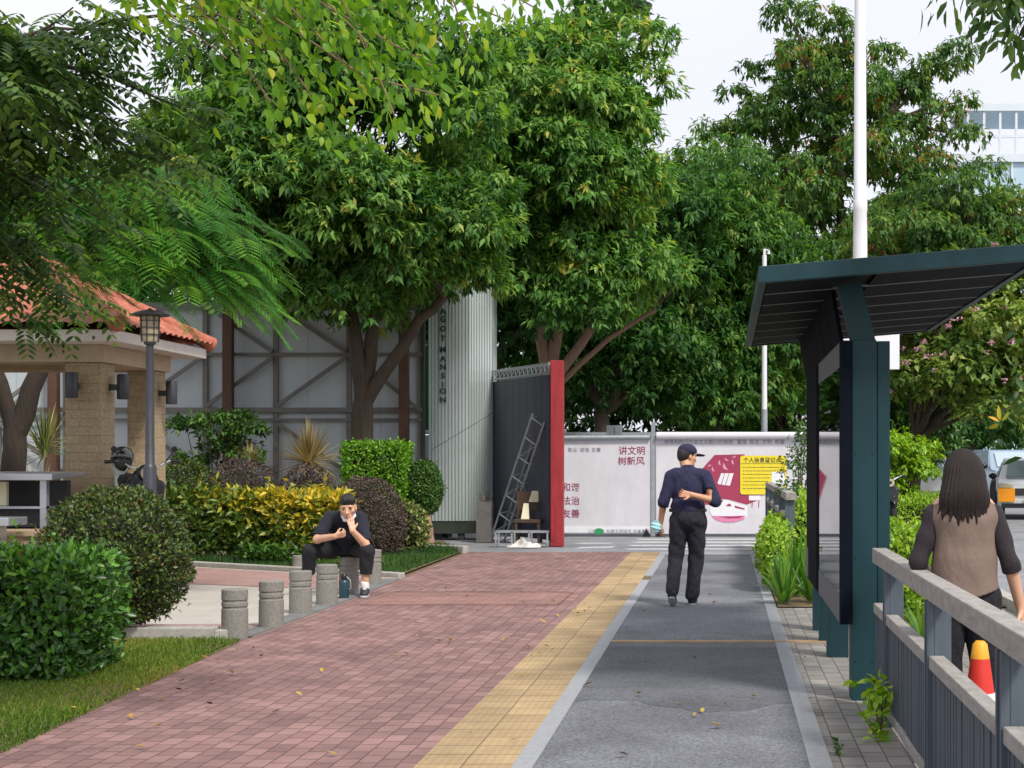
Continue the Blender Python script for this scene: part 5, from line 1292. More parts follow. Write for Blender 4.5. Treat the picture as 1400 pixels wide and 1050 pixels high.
for sx in (-1, 1):
    sdf_obj('eye', [('e', at(0.034 * sx, 0.0835, 0.004), (0.015, 0.007, 0.0055), HA)], M['eye'], sm, 0.0035)
    sdf_obj('eyebrow', [cap(at(0.018 * sx, 0.091, 0.026), at(0.052 * sx, 0.080, 0.026), 0.0052, 0.004)], M['hair'], sm, 0.0035)
sdf_obj('mouth', [('e', at(0.0, 0.0975, -0.067), (0.022, 0.006, 0.0035), HA)], M['lip'], sm, 0.0035)
fm2 = thing('face_mask', 'white face mask pulled under the sitting man\'s chin', 'mask', at(0, 0.05, -0.11))
sdf_obj('cloth', [('c', at(-0.062, 0.01, -0.085), at(-0.03, 0.065, -0.112), 0.014, 0.016), ('c', at(-0.03, 0.065, -0.112), at(0.03, 0.065, -0.112), 0.016, 0.016), ('c', at(0.03, 0.065, -0.112), at(0.062, 0.01, -0.085), 0.016, 0.014), ('c', at(-0.062, 0.01, -0.085), at(-0.074, -0.01, -0.02), 0.004, 0.004)], M['maskwhite'], fm2, 0.006)

bq = U(470.5, 816, 17.55)
bt = thing('water_bottle', 'dark teal water bottle standing by the sitting man\'s bollard', 'bottle', (bq.x, bq.y, 0))
MB().lathe([(0, 0.001), (0.050, 0.001), (0.053, 0.01), (0.053, 0.17), (0.048, 0.19), (0.032, 0.205), (0, 0.205)], (bq.x, bq.y, 0), 24).build('flask', M['bottle'], bt, smooth=True)
MB().lathe([(0, 0.206), (0.034, 0.206), (0.036, 0.22), (0.034, 0.25), (0.026, 0.262), (0, 0.264)], (bq.x, bq.y, 0), 24).build('lid', M['black'], bt, smooth=True)
MB().tube([(bq.x + 0.034, bq.y - 0.02, 0.235), (bq.x + 0.075, bq.y - 0.03, 0.20), (bq.x + 0.08, bq.y - 0.03, 0.11), (bq.x + 0.06, bq.y - 0.03, 0.10)], 0.006, 6).build('carry_loop', M['galv'], bt, smooth=True)

# ---------------------------------------------------------------- woman at the right (seen from behind)
O = v3(1.175, 7.9, 0)
wo_ = person('woman with long dark hair in taupe vest and black lace sleeves', tuple(O))
hpr, at, HA = head(T(0.0, 0.045, 1.425), (-0.05, 0.98, -0.15), (0, 0.15, 1), 0.98)
shL, shR = T(-0.142, 0.0, 1.235), T(0.145, 0.0, 1.24)
elL, elR = T(-0.225, -0.02, 1.005), T(0.225, -0.03, 0.995)
wrL, wrR = T(-0.155, 0.17, 0.945), T(0.285, 0.03, 0.775)
arms = [cap(shL, elL, 0.045, 0.036), cap(elL, wrL, 0.036, 0.024), cap(shR, elR, 0.045, 0.036), cap(elR, wrR, 0.036, 0.024)]
hL = hand(wrL, (0.5, 0.8, -0.1), (0.3, 0, -1), 1, (0.5, 0.5, 0.55, 0.6), 0.9)
hR = hand(wrR, (0.12, 0.1, -1), (-0.9, 0.2, 0), -1, (0.5, 0.6, 0.65, 0.65), 0.9)
hipL, hipR = T(-0.085, 0, 0.83), T(0.09, 0, 0.83); kL, kR = T(-0.075, 0.05, 0.45), T(0.115, 0.03, 0.45); aL, aR = T(-0.075, -0.02, 0.09), T(0.135, 0.0, 0.09)
legs = [cap(hipL, kL, 0.085, 0.055), cap(kL, aL, 0.052, 0.036), cap(hipR, kR, 0.085, 0.055), cap(kR, aR, 0.052, 0.036)]
torso = [('e', tuple(T(0, 0.01, 1.13)), (0.14, 0.095, 0.18)), ('e', tuple(T(0.002, 0.0, 0.87)), (0.155, 0.11, 0.13)), cap(T(-0.09, 0, 1.27), T(0.09, 0, 1.27), 0.062, 0.062), cap(T(0, 0.01, 1.29), at(0, -0.03, -0.06), 0.048, 0.046)]
sdf_obj('body', torso + arms + legs + hL + hR + hpr, M['skin'], wo_, 0.0065)
sdf_obj('vest', [cap(T(-0.035, 0.0, 1.20), T(-0.035, -0.005, 1.0), 0.118, 0.112, 0.05), cap(T(0.038, 0.0, 1.20), T(0.04, -0.005, 1.0), 0.118, 0.112, 0.05), cap(T(-0.108, 0, 1.225), T(0.108, 0, 1.228), 0.068, 0.068, 0.05), cap(T(-0.06, 0.005, 1.265), T(0.06, 0.005, 1.265), 0.066, 0.066, 0.05),
    cap(T(-0.035, -0.005, 1.0), T(-0.048, -0.012, 0.83), 0.112, 0.124, 0.04), cap(T(0.04, -0.005, 1.0), T(0.052, -0.012, 0.83), 0.112, 0.124, 0.04), cap(T(0.0, -0.01, 1.0), T(0.0, -0.018, 0.83), 0.112, 0.124, 0.04)], M['taupe'], wo_, 0.0055,
    cuts=[(T(0.05, 0, 0.842), unit(v3(0.30, 0.0, -1))), (T(-0.02, 0, 0.838), unit(v3(-0.45, 0.0, -1)))], warp=folds(0.0026, 20, 4))
sdf_obj('vest_seam', [cap(T(0.0, -0.117, 1.20), T(0.002, -0.1215, 1.0), 0.004, 0.004), cap(T(0.002, -0.1215, 1.0), T(0.003, -0.140, 0.85), 0.004, 0.004)], M['taupe'], wo_, 0.004)
for nm, s_, e_, w_ in (('L', shL, elL, wrL), ('R', shR, elR, wrR)):
    sdf_obj('sleeve', [cap(s_, e_, 0.055, 0.044), cap(e_, sl_(e_, w_, 0.14), 0.044, 0.043), cap(sl_(e_, w_, 0.06), sl_(e_, w_, 0.13), 0.047, 0.047, 0.004)], M['lace'], wo_, 0.0055, cuts=[(sl_(e_, w_, 0.16), unit(np.array(w_) - np.array(e_)), 0.11)], warp=folds(0.003, 40, 5))
sdf_obj('trousers', [('e', tuple(T(0.002, 0.0, 0.84)), (0.165, 0.118, 0.14)), cap(hipL, kL, 0.098, 0.074), cap(kL, T(-0.075, -0.01, 0.06), 0.074, 0.08), cap(hipR, kR, 0.098, 0.074), cap(kR, T(0.135, 0.0, 0.06), 0.074, 0.08)], M['blackcloth'], wo_, 0.0065, cuts=[(T(0, 0, 0.05), (0, 0, -1))], warp=folds(0.004, 26, 6), k0=0.012)
for a, toe in ((T(-0.075, -0.01, 0.035), T(-0.08, 0.16, 0.03)), (T(0.135, 0.0, 0.035), T(0.15, 0.17, 0.03))): sdf_obj('shoe', [cap(a, toe, 0.035, 0.033)], M['black'], wo_, 0.008)
hx_, hy_ = at(0, -0.02, 0)[0], at(0, -0.02, 0)[1]
hpms = [('e', at(0, -0.022, 0.035), (0.090, 0.108, 0.098), HA, 0.03), ('e', tuple(T(0.0, -0.035, 1.385)), (0.108, 0.088, 0.13), None, 0.05), ('e', tuple(T(-0.006, -0.065, 1.30)), (0.122, 0.070, 0.105), None, 0.05)]
rs = np.random.default_rng(3)
for k in range(64):
    a_ = math.pi * (0.03 + 0.94 * k / 63); ca, sa = math.cos(a_), math.sin(a_)
    r1 = v3(*T(ca * 0.105, -0.035 - sa * 0.075, 1.31)); ln_ = rs.uniform(0.05, 0.105) + 0.02 * sa
    e_ = r1 + v3(ca * rs.uniform(0.004, 0.018) + (-0.035 * rs.random() if ca < -0.5 else 0), -sa * rs.uniform(0.006, 0.022), -ln_)
    hpms.append(cap(r1, e_, 0.017, 0.0035, 0.006))
def strand(X, Y, Z):
    th = np.arctan2(X - hx_, Y - hy_) + 0 * Z
    return 0.0016 * np.sin(th * 46 + 1.2 * np.sin(Z * 14)) + 0.0012 * np.sin(th * 97 + 5 * Z)
sdf_obj('hair', hpms, M['hairbrown'], wo_, 0.0042, cuts=[(at(0, 0.055, 0.0), unit(HA[1] * 0.9 - HA[2] * 0.3), 0.14)], warp=strand)
mq = np.array(wrR) + v3(0.045, 0.0, -0.10)
bg_ = thing('paper_tissue', 'pale folded paper in the woman\'s right hand at the frame edge', 'paper', tuple(mq))
sdf_obj('sheet', [('e', tuple(mq), (0.04, 0.03, 0.05))], M['sock'], bg_, 0.008, warp=lambda X, Y, Z: 0.005 * np.sin(X * 110 + Z * 90))
# ---------------------------------------------------------------- shrubs and hedges
def dome(name, c, rad, n, L, W, mat, label, cat='shrub', group=None, depth=0.25, stemc=None, fine=False, lump=0.06, droop=0.15, power=2.0, zmin=0.0, up=0.45):
    """rounded shrub: leaves through the outer part of a (super)ellipsoid standing on the ground"""
    c = np.array(c, float); rad = np.array(rad, float)
    t = thing(name, label, cat, (c[0], c[1], 0), group)
    d = rdir(int(n * 1.6)); pd = d / (np.abs(d) ** power).sum(1, keepdims=True) ** (1 / power)
    k = 1 - depth * RNG.random(len(d)) ** 2.2
    f = 1 + lump * (np.sin(d[:, 0] * 9 + c[0]) * np.sin(d[:, 1] * 8 + d[:, 2] * 6) + 0.6 * np.sin(d[:, 2] * 17 + d[:, 0] * 13))
    P = c + pd * rad * (k * f)[:, None]; ok = P[:, 2] > zmin; P, d = P[ok][:n], d[ok][:n]; m = len(P)
    dr = unit(d * 0.7 + rdir(m) * 0.85 + [0, 0, up]); nr = unit(d + rdir(m) * 0.55 + [0, 0, 0.35])
    ns = int(m / 120); pick = RNG.choice(m, ns, replace=False); m6 = 5
    sd_ = unit(d[pick] * 0.7 + [0, 0, 0.5] + rdir(ns) * 0.4); ln = RNG.uniform(0.03, 0.11, ns)
    P = np.vstack([P, np.repeat(P[pick], m6, 0) + np.repeat(sd_ * ln[:, None], m6, 0) * np.tile(np.linspace(0.3, 1, m6), ns)[:, None]])
    dr = np.vstack([dr, unit(np.repeat(sd_, m6, 0) * 0.6 + rdir(ns * m6) * 0.8)]); nr = np.vstack([nr, unit(rdir(ns * m6) * 0.6 + [0, 0, 0.8])]); m = len(P)
    leaves('foliage', P, dr, nr, L * RNG.uniform(0.7, 1.3, m), W * RNG.uniform(0.8, 1.2, m), RNG.random(m), mat, t, fine, droop)
    q = [('e', tuple(c), tuple(rad * (1 - depth * 0.75)))] if power == 2 else None
    mb = MB()
    for i in range(9):
        a = i * 0.7; mb.tube([(c[0] + 0.04 * math.cos(a), c[1] + 0.04 * math.sin(a), -0.02), (c[0] + rad[0] * 0.3 * math.cos(a), c[1] + rad[1] * 0.3 * math.sin(a), c[2] * 0.6), (c[0] + rad[0] * 0.7 * math.cos(a), c[1] + rad[1] * 0.7 * math.sin(a), c[2] + rad[2] * 0.3)], [0.02, 0.014, 0.006], 6)
    mb.build('stems', M['twig'], t)
    # twiggy heart of the shrub
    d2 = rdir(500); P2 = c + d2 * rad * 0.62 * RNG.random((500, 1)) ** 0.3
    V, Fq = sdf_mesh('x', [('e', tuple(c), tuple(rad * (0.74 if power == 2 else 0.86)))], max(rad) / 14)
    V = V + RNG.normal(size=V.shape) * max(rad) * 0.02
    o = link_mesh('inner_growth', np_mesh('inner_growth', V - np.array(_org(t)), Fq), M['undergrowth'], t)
    return t

def boxhedge(name, lo, hi, n, L, W, mat, label, cat='hedge', depth=0.12, fine=False, jitter=0.04, up=0.6, tintz=0.0, tintx=None, skew=0.0, stems=True, zl=0.0):
    lo, hi = np.array(lo, float), np.array(hi, float); t = thing(name, label, cat, ((lo[0] + hi[0]) / 2, (lo[1] + hi[1]) / 2, 0))
    s = hi - lo; A = np.array([s[0] * s[2], s[0] * s[2] * 0.5, s[1] * s[2], s[1] * s[2], s[0] * s[1]])
    f = RNG.choice(5, n, p=A / A.sum()); u = RNG.random((n, 3)); N = np.zeros((n, 3)); Q = u.copy()
    for i, (ax_, v, nn) in enumerate(((1, 0, -1), (1, 1, 1), (0, 0, -1), (0, 1, 1), (2, 1, 1))):
        m = f == i; Q[m, ax_] = v; N[m, ax_] = nn
    dd = depth * RNG.random(n) ** 2
    P = lo + Q * s; P += N * (jitter * (np.sin(P[:, [0]] * 9 + P[:, [2]] * 6) + np.sin(P[:, [1]] * 11 + P[:, [0]] * 5)) * 0.5 + RNG.normal(size=(n, 1)) * jitter * 0.6) - N * dd[:, None]
    if skew: P[:, 1] += (P[:, 0] - lo[0]) * skew
    dr = unit(N * 0.55 + rdir(n) * 0.75 + [0, 0, up]); nr = unit(N + rdir(n) * 0.5 + [0, 0, 0.4])
    # ragged young shoots standing proud of the clipped faces
    ns = int(n / 110); pick = RNG.choice(n, ns, replace=False); m6 = 6
    sd_ = unit(N[pick] * 0.6 + [0, 0, 0.7] + rdir(ns) * 0.4); ln = RNG.uniform(0.04, 0.16, ns) * max(1, L / 0.06)
    Ps = np.repeat(P[pick], m6, 0) + np.repeat(sd_ * ln[:, None], m6, 0) * np.tile(np.linspace(0.3, 1, m6), ns)[:, None]
    ds = unit(np.repeat(sd_, m6, 0) * 0.6 + rdir(ns * m6) * 0.8); P = np.vstack([P, Ps]); N = np.vstack([N, np.repeat(N[pick], m6, 0)]); n = len(P)
    dr = np.vstack([dr, ds]); nr = np.vstack([nr, unit(rdir(ns * m6) * 0.6 + [0, 0, 0.8])])
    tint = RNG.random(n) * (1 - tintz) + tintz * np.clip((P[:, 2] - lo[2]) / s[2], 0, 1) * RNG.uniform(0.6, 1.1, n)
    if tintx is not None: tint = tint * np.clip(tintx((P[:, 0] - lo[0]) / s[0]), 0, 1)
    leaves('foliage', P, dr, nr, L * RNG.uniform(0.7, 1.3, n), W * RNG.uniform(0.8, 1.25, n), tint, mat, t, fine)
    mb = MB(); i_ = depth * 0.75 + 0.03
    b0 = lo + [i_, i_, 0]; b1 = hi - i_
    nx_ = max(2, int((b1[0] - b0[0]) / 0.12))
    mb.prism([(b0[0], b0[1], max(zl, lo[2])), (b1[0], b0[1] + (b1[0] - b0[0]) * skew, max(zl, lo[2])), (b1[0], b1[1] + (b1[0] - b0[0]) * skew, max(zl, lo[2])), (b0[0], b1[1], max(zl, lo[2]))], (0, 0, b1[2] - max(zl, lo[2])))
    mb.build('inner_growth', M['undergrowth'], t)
    if stems:
        mb = MB()
        for k in range(int(s[0] * 14)):
            x = RNG.uniform(b0[0], b1[0]); y = RNG.uniform(lo[1] + 0.03, hi[1]) + (x - lo[0]) * skew; mb.tube([(x, y, -0.02), (x + RNG.normal() * 0.03, y, 0.15 + lo[2]), (x + RNG.normal() * 0.06, y - 0.02, 0.35 + lo[2])], [0.012, 0.01, 0.007], 5)
        mb.build('stems', M['twig'], t)
    return t

boxhedge('clipped_hedge', (-6.8, 10.85, 0.03), (-4.40, 11.75, 0.82), 17000, 0.066, 0.031, LM['hedge'], 'glossy dark green clipped hedge in the left foreground', fine=True, tintz=0.3, depth=0.16, jitter=0.05, zl=0.1)
dome('round_bush', (-5.2, 13.75, 0.66), (0.62, 0.62, 0.60), 15000, 0.040, 0.024, LM['bush'], 'round clipped bush with bare lower twigs behind the foreground hedge', depth=0.22, lump=0.06, zmin=0.12)
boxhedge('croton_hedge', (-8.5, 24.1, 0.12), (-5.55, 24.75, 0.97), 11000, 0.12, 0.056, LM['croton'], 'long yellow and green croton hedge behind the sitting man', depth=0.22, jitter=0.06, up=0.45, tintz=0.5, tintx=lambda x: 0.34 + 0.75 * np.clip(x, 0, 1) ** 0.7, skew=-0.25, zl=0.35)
G1 = 'purple brown clipped mounds in the garden'
dome('clipped_mound', (-5.72, 25.6, 0.50), (0.66, 0.62, 0.74), 15000, 0.030, 0.02, LM['plum'], 'big purple brown mound right behind the sitting man', 'shrub', G1, depth=0.12, lump=0.03)
dome('clipped_mound', (-7.95, 26.4, 0.86), (0.62, 0.5, 0.66), 9000, 0.030, 0.022, LM['plum'], 'purple brown mound below the small straw tuft', 'shrub', G1, depth=0.15, lump=0.06)
dome('clipped_mound', (-6.95, 26.8, 0.80), (0.52, 0.45, 0.62), 6500, 0.030, 0.022, LM['plum'], 'smaller purple brown mound below the large straw tuft', 'shrub', G1, depth=0.15, lump=0.04)
boxhedge('cube_hedge', (-6.42, 27.0, 0.75), (-5.40, 27.9, 1.79), 7500, 0.055, 0.036, LM['cube'], 'bright green topiary clipped into a cube', 'topiary', depth=0.10, jitter=0.025, stems=False, zl=0.8)
mb = MB(); limb(mb, (-5.9, 27.45, -0.02), (-5.9, 27.45, 0.95), 0.05, 0.04)
cbt = bpy.data.objects['cube_hedge']; mb.build('trunk', M['bark'], cbt)
dome('ball_shrub', (-5.16, 27.6, 1.02), (0.33, 0.33, 0.48), 7000, 0.040, 0.026, LM['round'], 'egg shaped dark green topiary beside the silver pillar', 'topiary', depth=0.14, lump=0.03, zmin=0.5)
mb = MB(); limb(mb, (-5.0, 27.3, -0.02), (-5.12, 27.6, 0.75), 0.13, 0.05, 0.0); mb.build('trunk', M['bark_pale'], bpy.data.objects['ball_shrub'])
dome('leafy_shrub', (-5.15, 26.2, 0.36), (0.34, 0.3, 0.42), 1500, 0.075, 0.04, LM['varieg'], 'loose pale variegated shrub right of the big mound', depth=0.4, lump=0.12)
dome('green_shrub', (-8.85, 26.2, 0.92), (0.56, 0.5, 0.60), 6000, 0.045, 0.028, LM['bush'], 'low dark green shrub between pavilion column and purple mound', depth=0.25, lump=0.08)

def tuft_plant(name, c, n, L, W, spread, mat, label, group=None, droop=0.5, stem=0.0, rise=0.2, tint=None):
    """arching blades from one crown: each blade a tapering strip of five pieces"""
    c = np.array(c, float); t = thing(name, label, 'plant', (c[0], c[1], 0), group)
    V, F, TT = [], [], []
    for i in range(n):
        a = RNG.uniform(0, 2 * math.pi); u_ = RNG.uniform(rise, 1.0); e = math.copysign(abs(u_) ** 0.8, u_) * math.pi / 2
        l = L * RNG.uniform(0.65, 1.15); h = np.array([math.cos(a), math.sin(a), 0]); side = np.array([-math.sin(a), math.cos(a), 0])
        b = c + np.array([0, 0, stem]) * RNG.uniform(0.7, 1.0) + h * 0.04
        p0 = len(V)
        for k in range(6):
            s_ = k / 5; ee = e - droop * s_ * s_ * 1.6
            p = b + (h * math.cos(e) * spread * s_ + np.array([0, 0, 1]) * (math.sin(e) * s_ - droop * 0.5 * s_ ** 2 * math.cos(e))) * l
            ww = W * (0.55 + 1.1 * s_ * (1 - s_) * 2) * (1 - s_ ** 3) + 0.001
            V += [p - side * ww / 2, p + side * ww / 2 + np.array([0, 0, ww * 0.25])]
        for k in range(5):
            q = p0 + 2 * k; F.append((q, q + 1, q + 3, q + 2))
        TT += [RNG.random() if tint is None else tint(i / n)] * 5
    me = np_mesh('blades', np.array(V) - np.array(_org(t)), F)
    at_ = me.attributes.new('tint', 'FLOAT', 'FACE'); at_.data.foreach_set('value', np.array(TT, np.float32))
    link_mesh('blades', me, mat, t)
    if stem > 0.15:
        MB().tube([(c[0], c[1], -0.02), (c[0] + 0.02, c[1], c[2] + stem * 0.7)], [0.035, 0.025], 8).build('stem', M['bark'], t)
    return t
tuft_plant('straw_tuft_plant', (-7.05, 27.3, 1.30), 330, 0.74, 0.017, 1.0, LM['straw'], 'large straw coloured dracaena tuft between mound and cube topiary', droop=0.22, stem=0.2, rise=-0.25)
tuft_plant('straw_tuft_plant', (-7.95, 27.0, 1.25), 90, 0.42, 0.014, 1.0, LM['straw'], 'small straw coloured tuft behind the left purple mound', droop=0.22, stem=0.2, rise=-0.1)
tuft_plant('dracaena', (-10.05, 23.8, 0.95), 150, 0.62, 0.018, 1.0, LM['varieg'], 'spiky dracaena seen through the pavilion', droop=0.2, stem=0.85, rise=-0.2)
tuft_plant('dracaena', (-9.9, 23.2, 0.4), 120, 0.75, 0.026, 1.0, LM['straw'], 'brown spiky dracaena low behind the steel kiosk', droop=0.5, stem=0.4)

# open shrub in tiers by the pavilion
t = thing('tiered_shrub', 'open dark green shrub in flat tiers beside the pavilion column', 'shrub', (-8.7, 27.5, 0))
mb = MB(); P, O_ = [], []
for i in range(16):
    x = -8.7 + RNG.uniform(-0.75, 0.85); z = RNG.uniform(1.2, 2.55); y = 27.5 + RNG.uniform(-0.4, 0.4)
    if x > -8.2: z = min(z, 2.1 - (x + 8.2) * 0.5)
    limb(mb, (-8.7 + RNG.normal() * 0.06, 27.5, 0.0), (x, y, z), 0.018, 0.005, 0.05, 5, 6)
    k = 55; a = RNG.uniform(0, 6.28, k); r = 0.36 * RNG.random(k) ** 0.5
    P.append(np.stack([x + r * np.cos(a), y + r * np.sin(a), z + RNG.normal(size=k) * 0.05], 1)); O_.append(np.stack([np.cos(a), np.sin(a), np.full(k, 0.25)], 1))
mb.build('stems', M['twig'], t)
pos, d, nr, ll, ww = rosettes(np.concatenate(P), np.concatenate(O_), 5, 0.10, 0.045, 0.1, 0.7, 0.7); leaves('foliage', pos, d, nr, ll, ww, RNG.random(len(pos)), LM['round'], t)

# ---------------------------------------------------------------- grass
def inpoly(P, poly):
    x, y = P[:, 0], P[:, 1]; r = np.zeros(len(P), bool); j = len(poly) - 1
    for i in range(len(poly)):
        (xi, yi), (xj, yj) = poly[i], poly[j]
        r ^= ((yi > y) != (yj > y)) & (x < (xj - xi) * (y - yi) / (yj - yi + 1e-12) + xi); j = i
    return r
def grass(name, polyg, n, h, w, mat, label, z=0.0, hz=None):
    pl = np.array(polyg); P = RNG.uniform(pl.min(0), pl.max(0), (n * 3, 2)); P = P[inpoly(P, polyg)][:n]; m = len(P)
    dens = np.sin(P[:, 0] * 3.1 + 1) * np.sin(P[:, 1] * 2.3) + RNG.normal(size=m) * 0.7
    P = P[dens > -0.5]; m = len(P)
    zz = np.full(m, z) if hz is None else hz(P)
    pos = np.column_stack([P, zz]); d = unit(rdir(m) * 0.55 + [0, 0, 1.0]); nr = rdir(m)
    hh = h * RNG.uniform(0.5, 1.3, m) * (1 + 0.3 * np.sin(P[:, 0] * 2.3) * np.sin(P[:, 1] * 1.7))
    tint = np.clip(RNG.random(m) * 0.7 + 0.15 + 0.35 * np.sin(P[:, 0] * 1.9 + 2) * np.sin(P[:, 1] * 1.3), 0, 1)
    o = leaves(name, pos, d, nr, hh, w, tint, mat, None, False, 0.3)
    return tag(o, label, 'grass', kind='stuff')
grass('grass', [(-5.6, 7.0), (-3.60, 7.0), (-3.69, 8.25), (-4.0, 13.3), (-4.2, 13.5), (-5.4, 13.5)], 46000, 0.045, 0.006, LM['grass'], 'short yellow green grass verge along the brick pavement')
grass('grass', [(-8.6, 23.85), (-4.25, 20.95), (-4.30, 26.1), (-4.9, 27.5), (-5.3, 25.0), (-8.2, 24.6)], 22000, 0.10, 0.009, LM['grass2'], 'longer cool green grass on the bed behind the sitting man')
mb_w = []
for k, (x, y) in enumerate([(-6.9, 23.3), (-6.6, 23.2), (-6.3, 23.0), (-5.9, 22.7), (-5.2, 22.3), (-6.75, 23.4)]):
    mb_w.append((x, y))
P, O_ = [], []
for x, y in mb_w:
    k = 26; a = RNG.uniform(0, 6.28, k); P.append(np.stack([x + 0.18 * np.cos(a) * RNG.random(k), y + 0.12 * np.sin(a), RNG.uniform(0.05, 0.28, k)], 1)); O_.append(np.stack([np.cos(a), np.sin(a), np.full(k, 0.6)], 1))
pos, d, nr, ll, ww = rosettes(np.concatenate(P), np.concatenate(O_), 4, 0.09, 0.05, 0.2)
tag(leaves('ground_cover', pos, d, nr, ll, ww, RNG.random(len(pos)), LM['round'], None), 'low broad leaved ground cover under the croton hedge', 'plants', kind='stuff')

# ---------------------------------------------------------------- planting right of the path
GS = 'strap leaved plants at the end of the path'
for i, (x, y, n, L, lab) in enumerate(((0.62, 16.75, 46, 0.55, 'strap leaved plant spilling over the path edging'), (0.92, 16.9, 50, 0.62, 'strap leaved plant nearest the shelter board'), (0.80, 17.6, 50, 0.75, 'tall strap leaved plant in front of the far railing'), (1.05, 18.1, 40, 0.7, 'strap leaved plant behind the far railing post'))):
    tuft_plant('strap_plant', (x, y, 0.03), n, L, 0.042, 1.0, LM['strap'], lab, GS, droop=0.7, rise=0.25)
dome('lime_shrub', (0.60, 18.9, 0.42), (0.20, 0.75, 0.42), 3200, 0.055, 0.032, LM['limeshrub'], 'lime green shrub leaning through the far railing', depth=0.4, lump=0.12, zmin=0.05)
dome('lime_shrub', (0.98, 19.6, 0.55), (0.24, 0.9, 0.55), 3600, 0.055, 0.032, LM['limeshrub'], 'lime green shrub between far railing and notice board', depth=0.4, lump=0.12, zmin=0.05)
t = thing('climbing_shrub', 'tall thin dark shrub hiding the yellow notice\'s right edge', 'shrub', (1.0, 20.5, 0))
cc = np.array([[1.0, 20.5, z] for z in (0.9, 1.15, 1.4, 1.65, 1.85)]) + RNG.normal(size=(5, 3)) * [0.06, 0.1, 0.03]
P, O_, I_ = tufts(cc, np.array([0.26, 0.28, 0.27, 0.24, 0.18]), 1500, 0.9, 0.7)
pos, d, nr, ll, ww = rosettes(P, O_, 4, 0.05, 0.028, 0.3); leaves('foliage', pos, d, nr, ll, ww, RNG.random(len(pos)), LM['round'], t)
mb = MB()
for k in range(6): limb(mb, (1.0 + 0.03 * k - 0.08, 20.5, -0.02), (0.95 + 0.04 * k, 20.5 + RNG.normal() * 0.1, 1.7), 0.012, 0.005)
mb.build('stems', M['twig'], t)
dome('lime_shrub', (1.62, 14.8, 0.45), (0.34, 0.9, 0.46), 4200, 0.065, 0.04, LM['limeshrub'], 'lime green shrub right of the shelter post', depth=0.35, lump=0.12, zmin=0.04)
tuft_plant('strap_plant', (1.62, 12.9, 0.02), 40, 0.42, 0.04, 1.0, LM['strap'], 'strap leaved plant right of the front shelter post', GS, droop=0.7, rise=0.2)
t = thing('weed_plant', 'bright green weed growing up the foot of the railing', 'plant', (0.83, 8.75, 0))
k = 34; P = np.stack([0.845 + RNG.normal(size=k) * 0.035, 8.75 + RNG.normal(size=k) * 0.12, RNG.uniform(0.0, 0.36, k)], 1)
pos, d, nr, ll, ww = rosettes(P, unit(RNG.normal(size=(k, 3)) + [-0.4, -0.5, 0.4]), 5, 0.055, 0.040, 0.2); leaves('foliage', pos, d, nr, ll, ww, RNG.random(len(pos)), LM['limeshrub'], t, True)
mb = MB()
for p in P[::3]: mb.tube([(0.845, 8.75, -0.01), tuple(p)], 0.003, 5)
mb.build('stems', M['twig'], t)
t = thing('weed_plant', 'tiny weed in the joint between path edging and pavers', 'plant', (0.57, 8.2, 0))
P = np.stack([0.57 + RNG.normal(size=9) * 0.015, 8.2 + RNG.normal(size=9) * 0.02, RNG.uniform(0.01, 0.06, 9)], 1)
pos, d, nr, ll, ww = rosettes(P, unit(RNG.normal(size=(9, 3)) + [0, 0, 0.8]), 4, 0.03, 0.02, 0.0); leaves('foliage', pos, d, nr, ll, ww, RNG.random(len(pos)), LM['round'], t, True)

# hedge on the far side of the road
boxhedge('roadside_hedge', (3.9, 37.2, 0.0), (6.0, 39.5, 0.62), 6000, 0.07, 0.045, LM['limeshrub'], 'low lime green hedge along the far kerb of the road', depth=0.2, jitter=0.09, stems=False)
t = thing('roadside_bush', 'loose bright green bush above the low roadside hedge', 'shrub', (4.1, 38.5, 0))
cc, cr = clumps((4.15, 38.5, 1.35), (0.8, 0.5, 1.0), 16, 0.3, 0.5, 0, (0.3, 1.0))
P, O_, I_ = tufts(cc, cr, 330, 0.8, 0.5); pos, d_, nr, ll, ww = rosettes(P, O_, 7, 0.13, 0.065, 0.5); leaves('foliage', pos, d_, nr, ll, ww, RNG.random(len(pos)), LM['limeshrub'], t)
mb = MB()
for k in range(7): limb(mb, (4.1 + RNG.normal() * 0.05, 38.5, -0.05), tuple(cc[k]), 0.03, 0.01)
mb.build('stems', M['twig'], t)

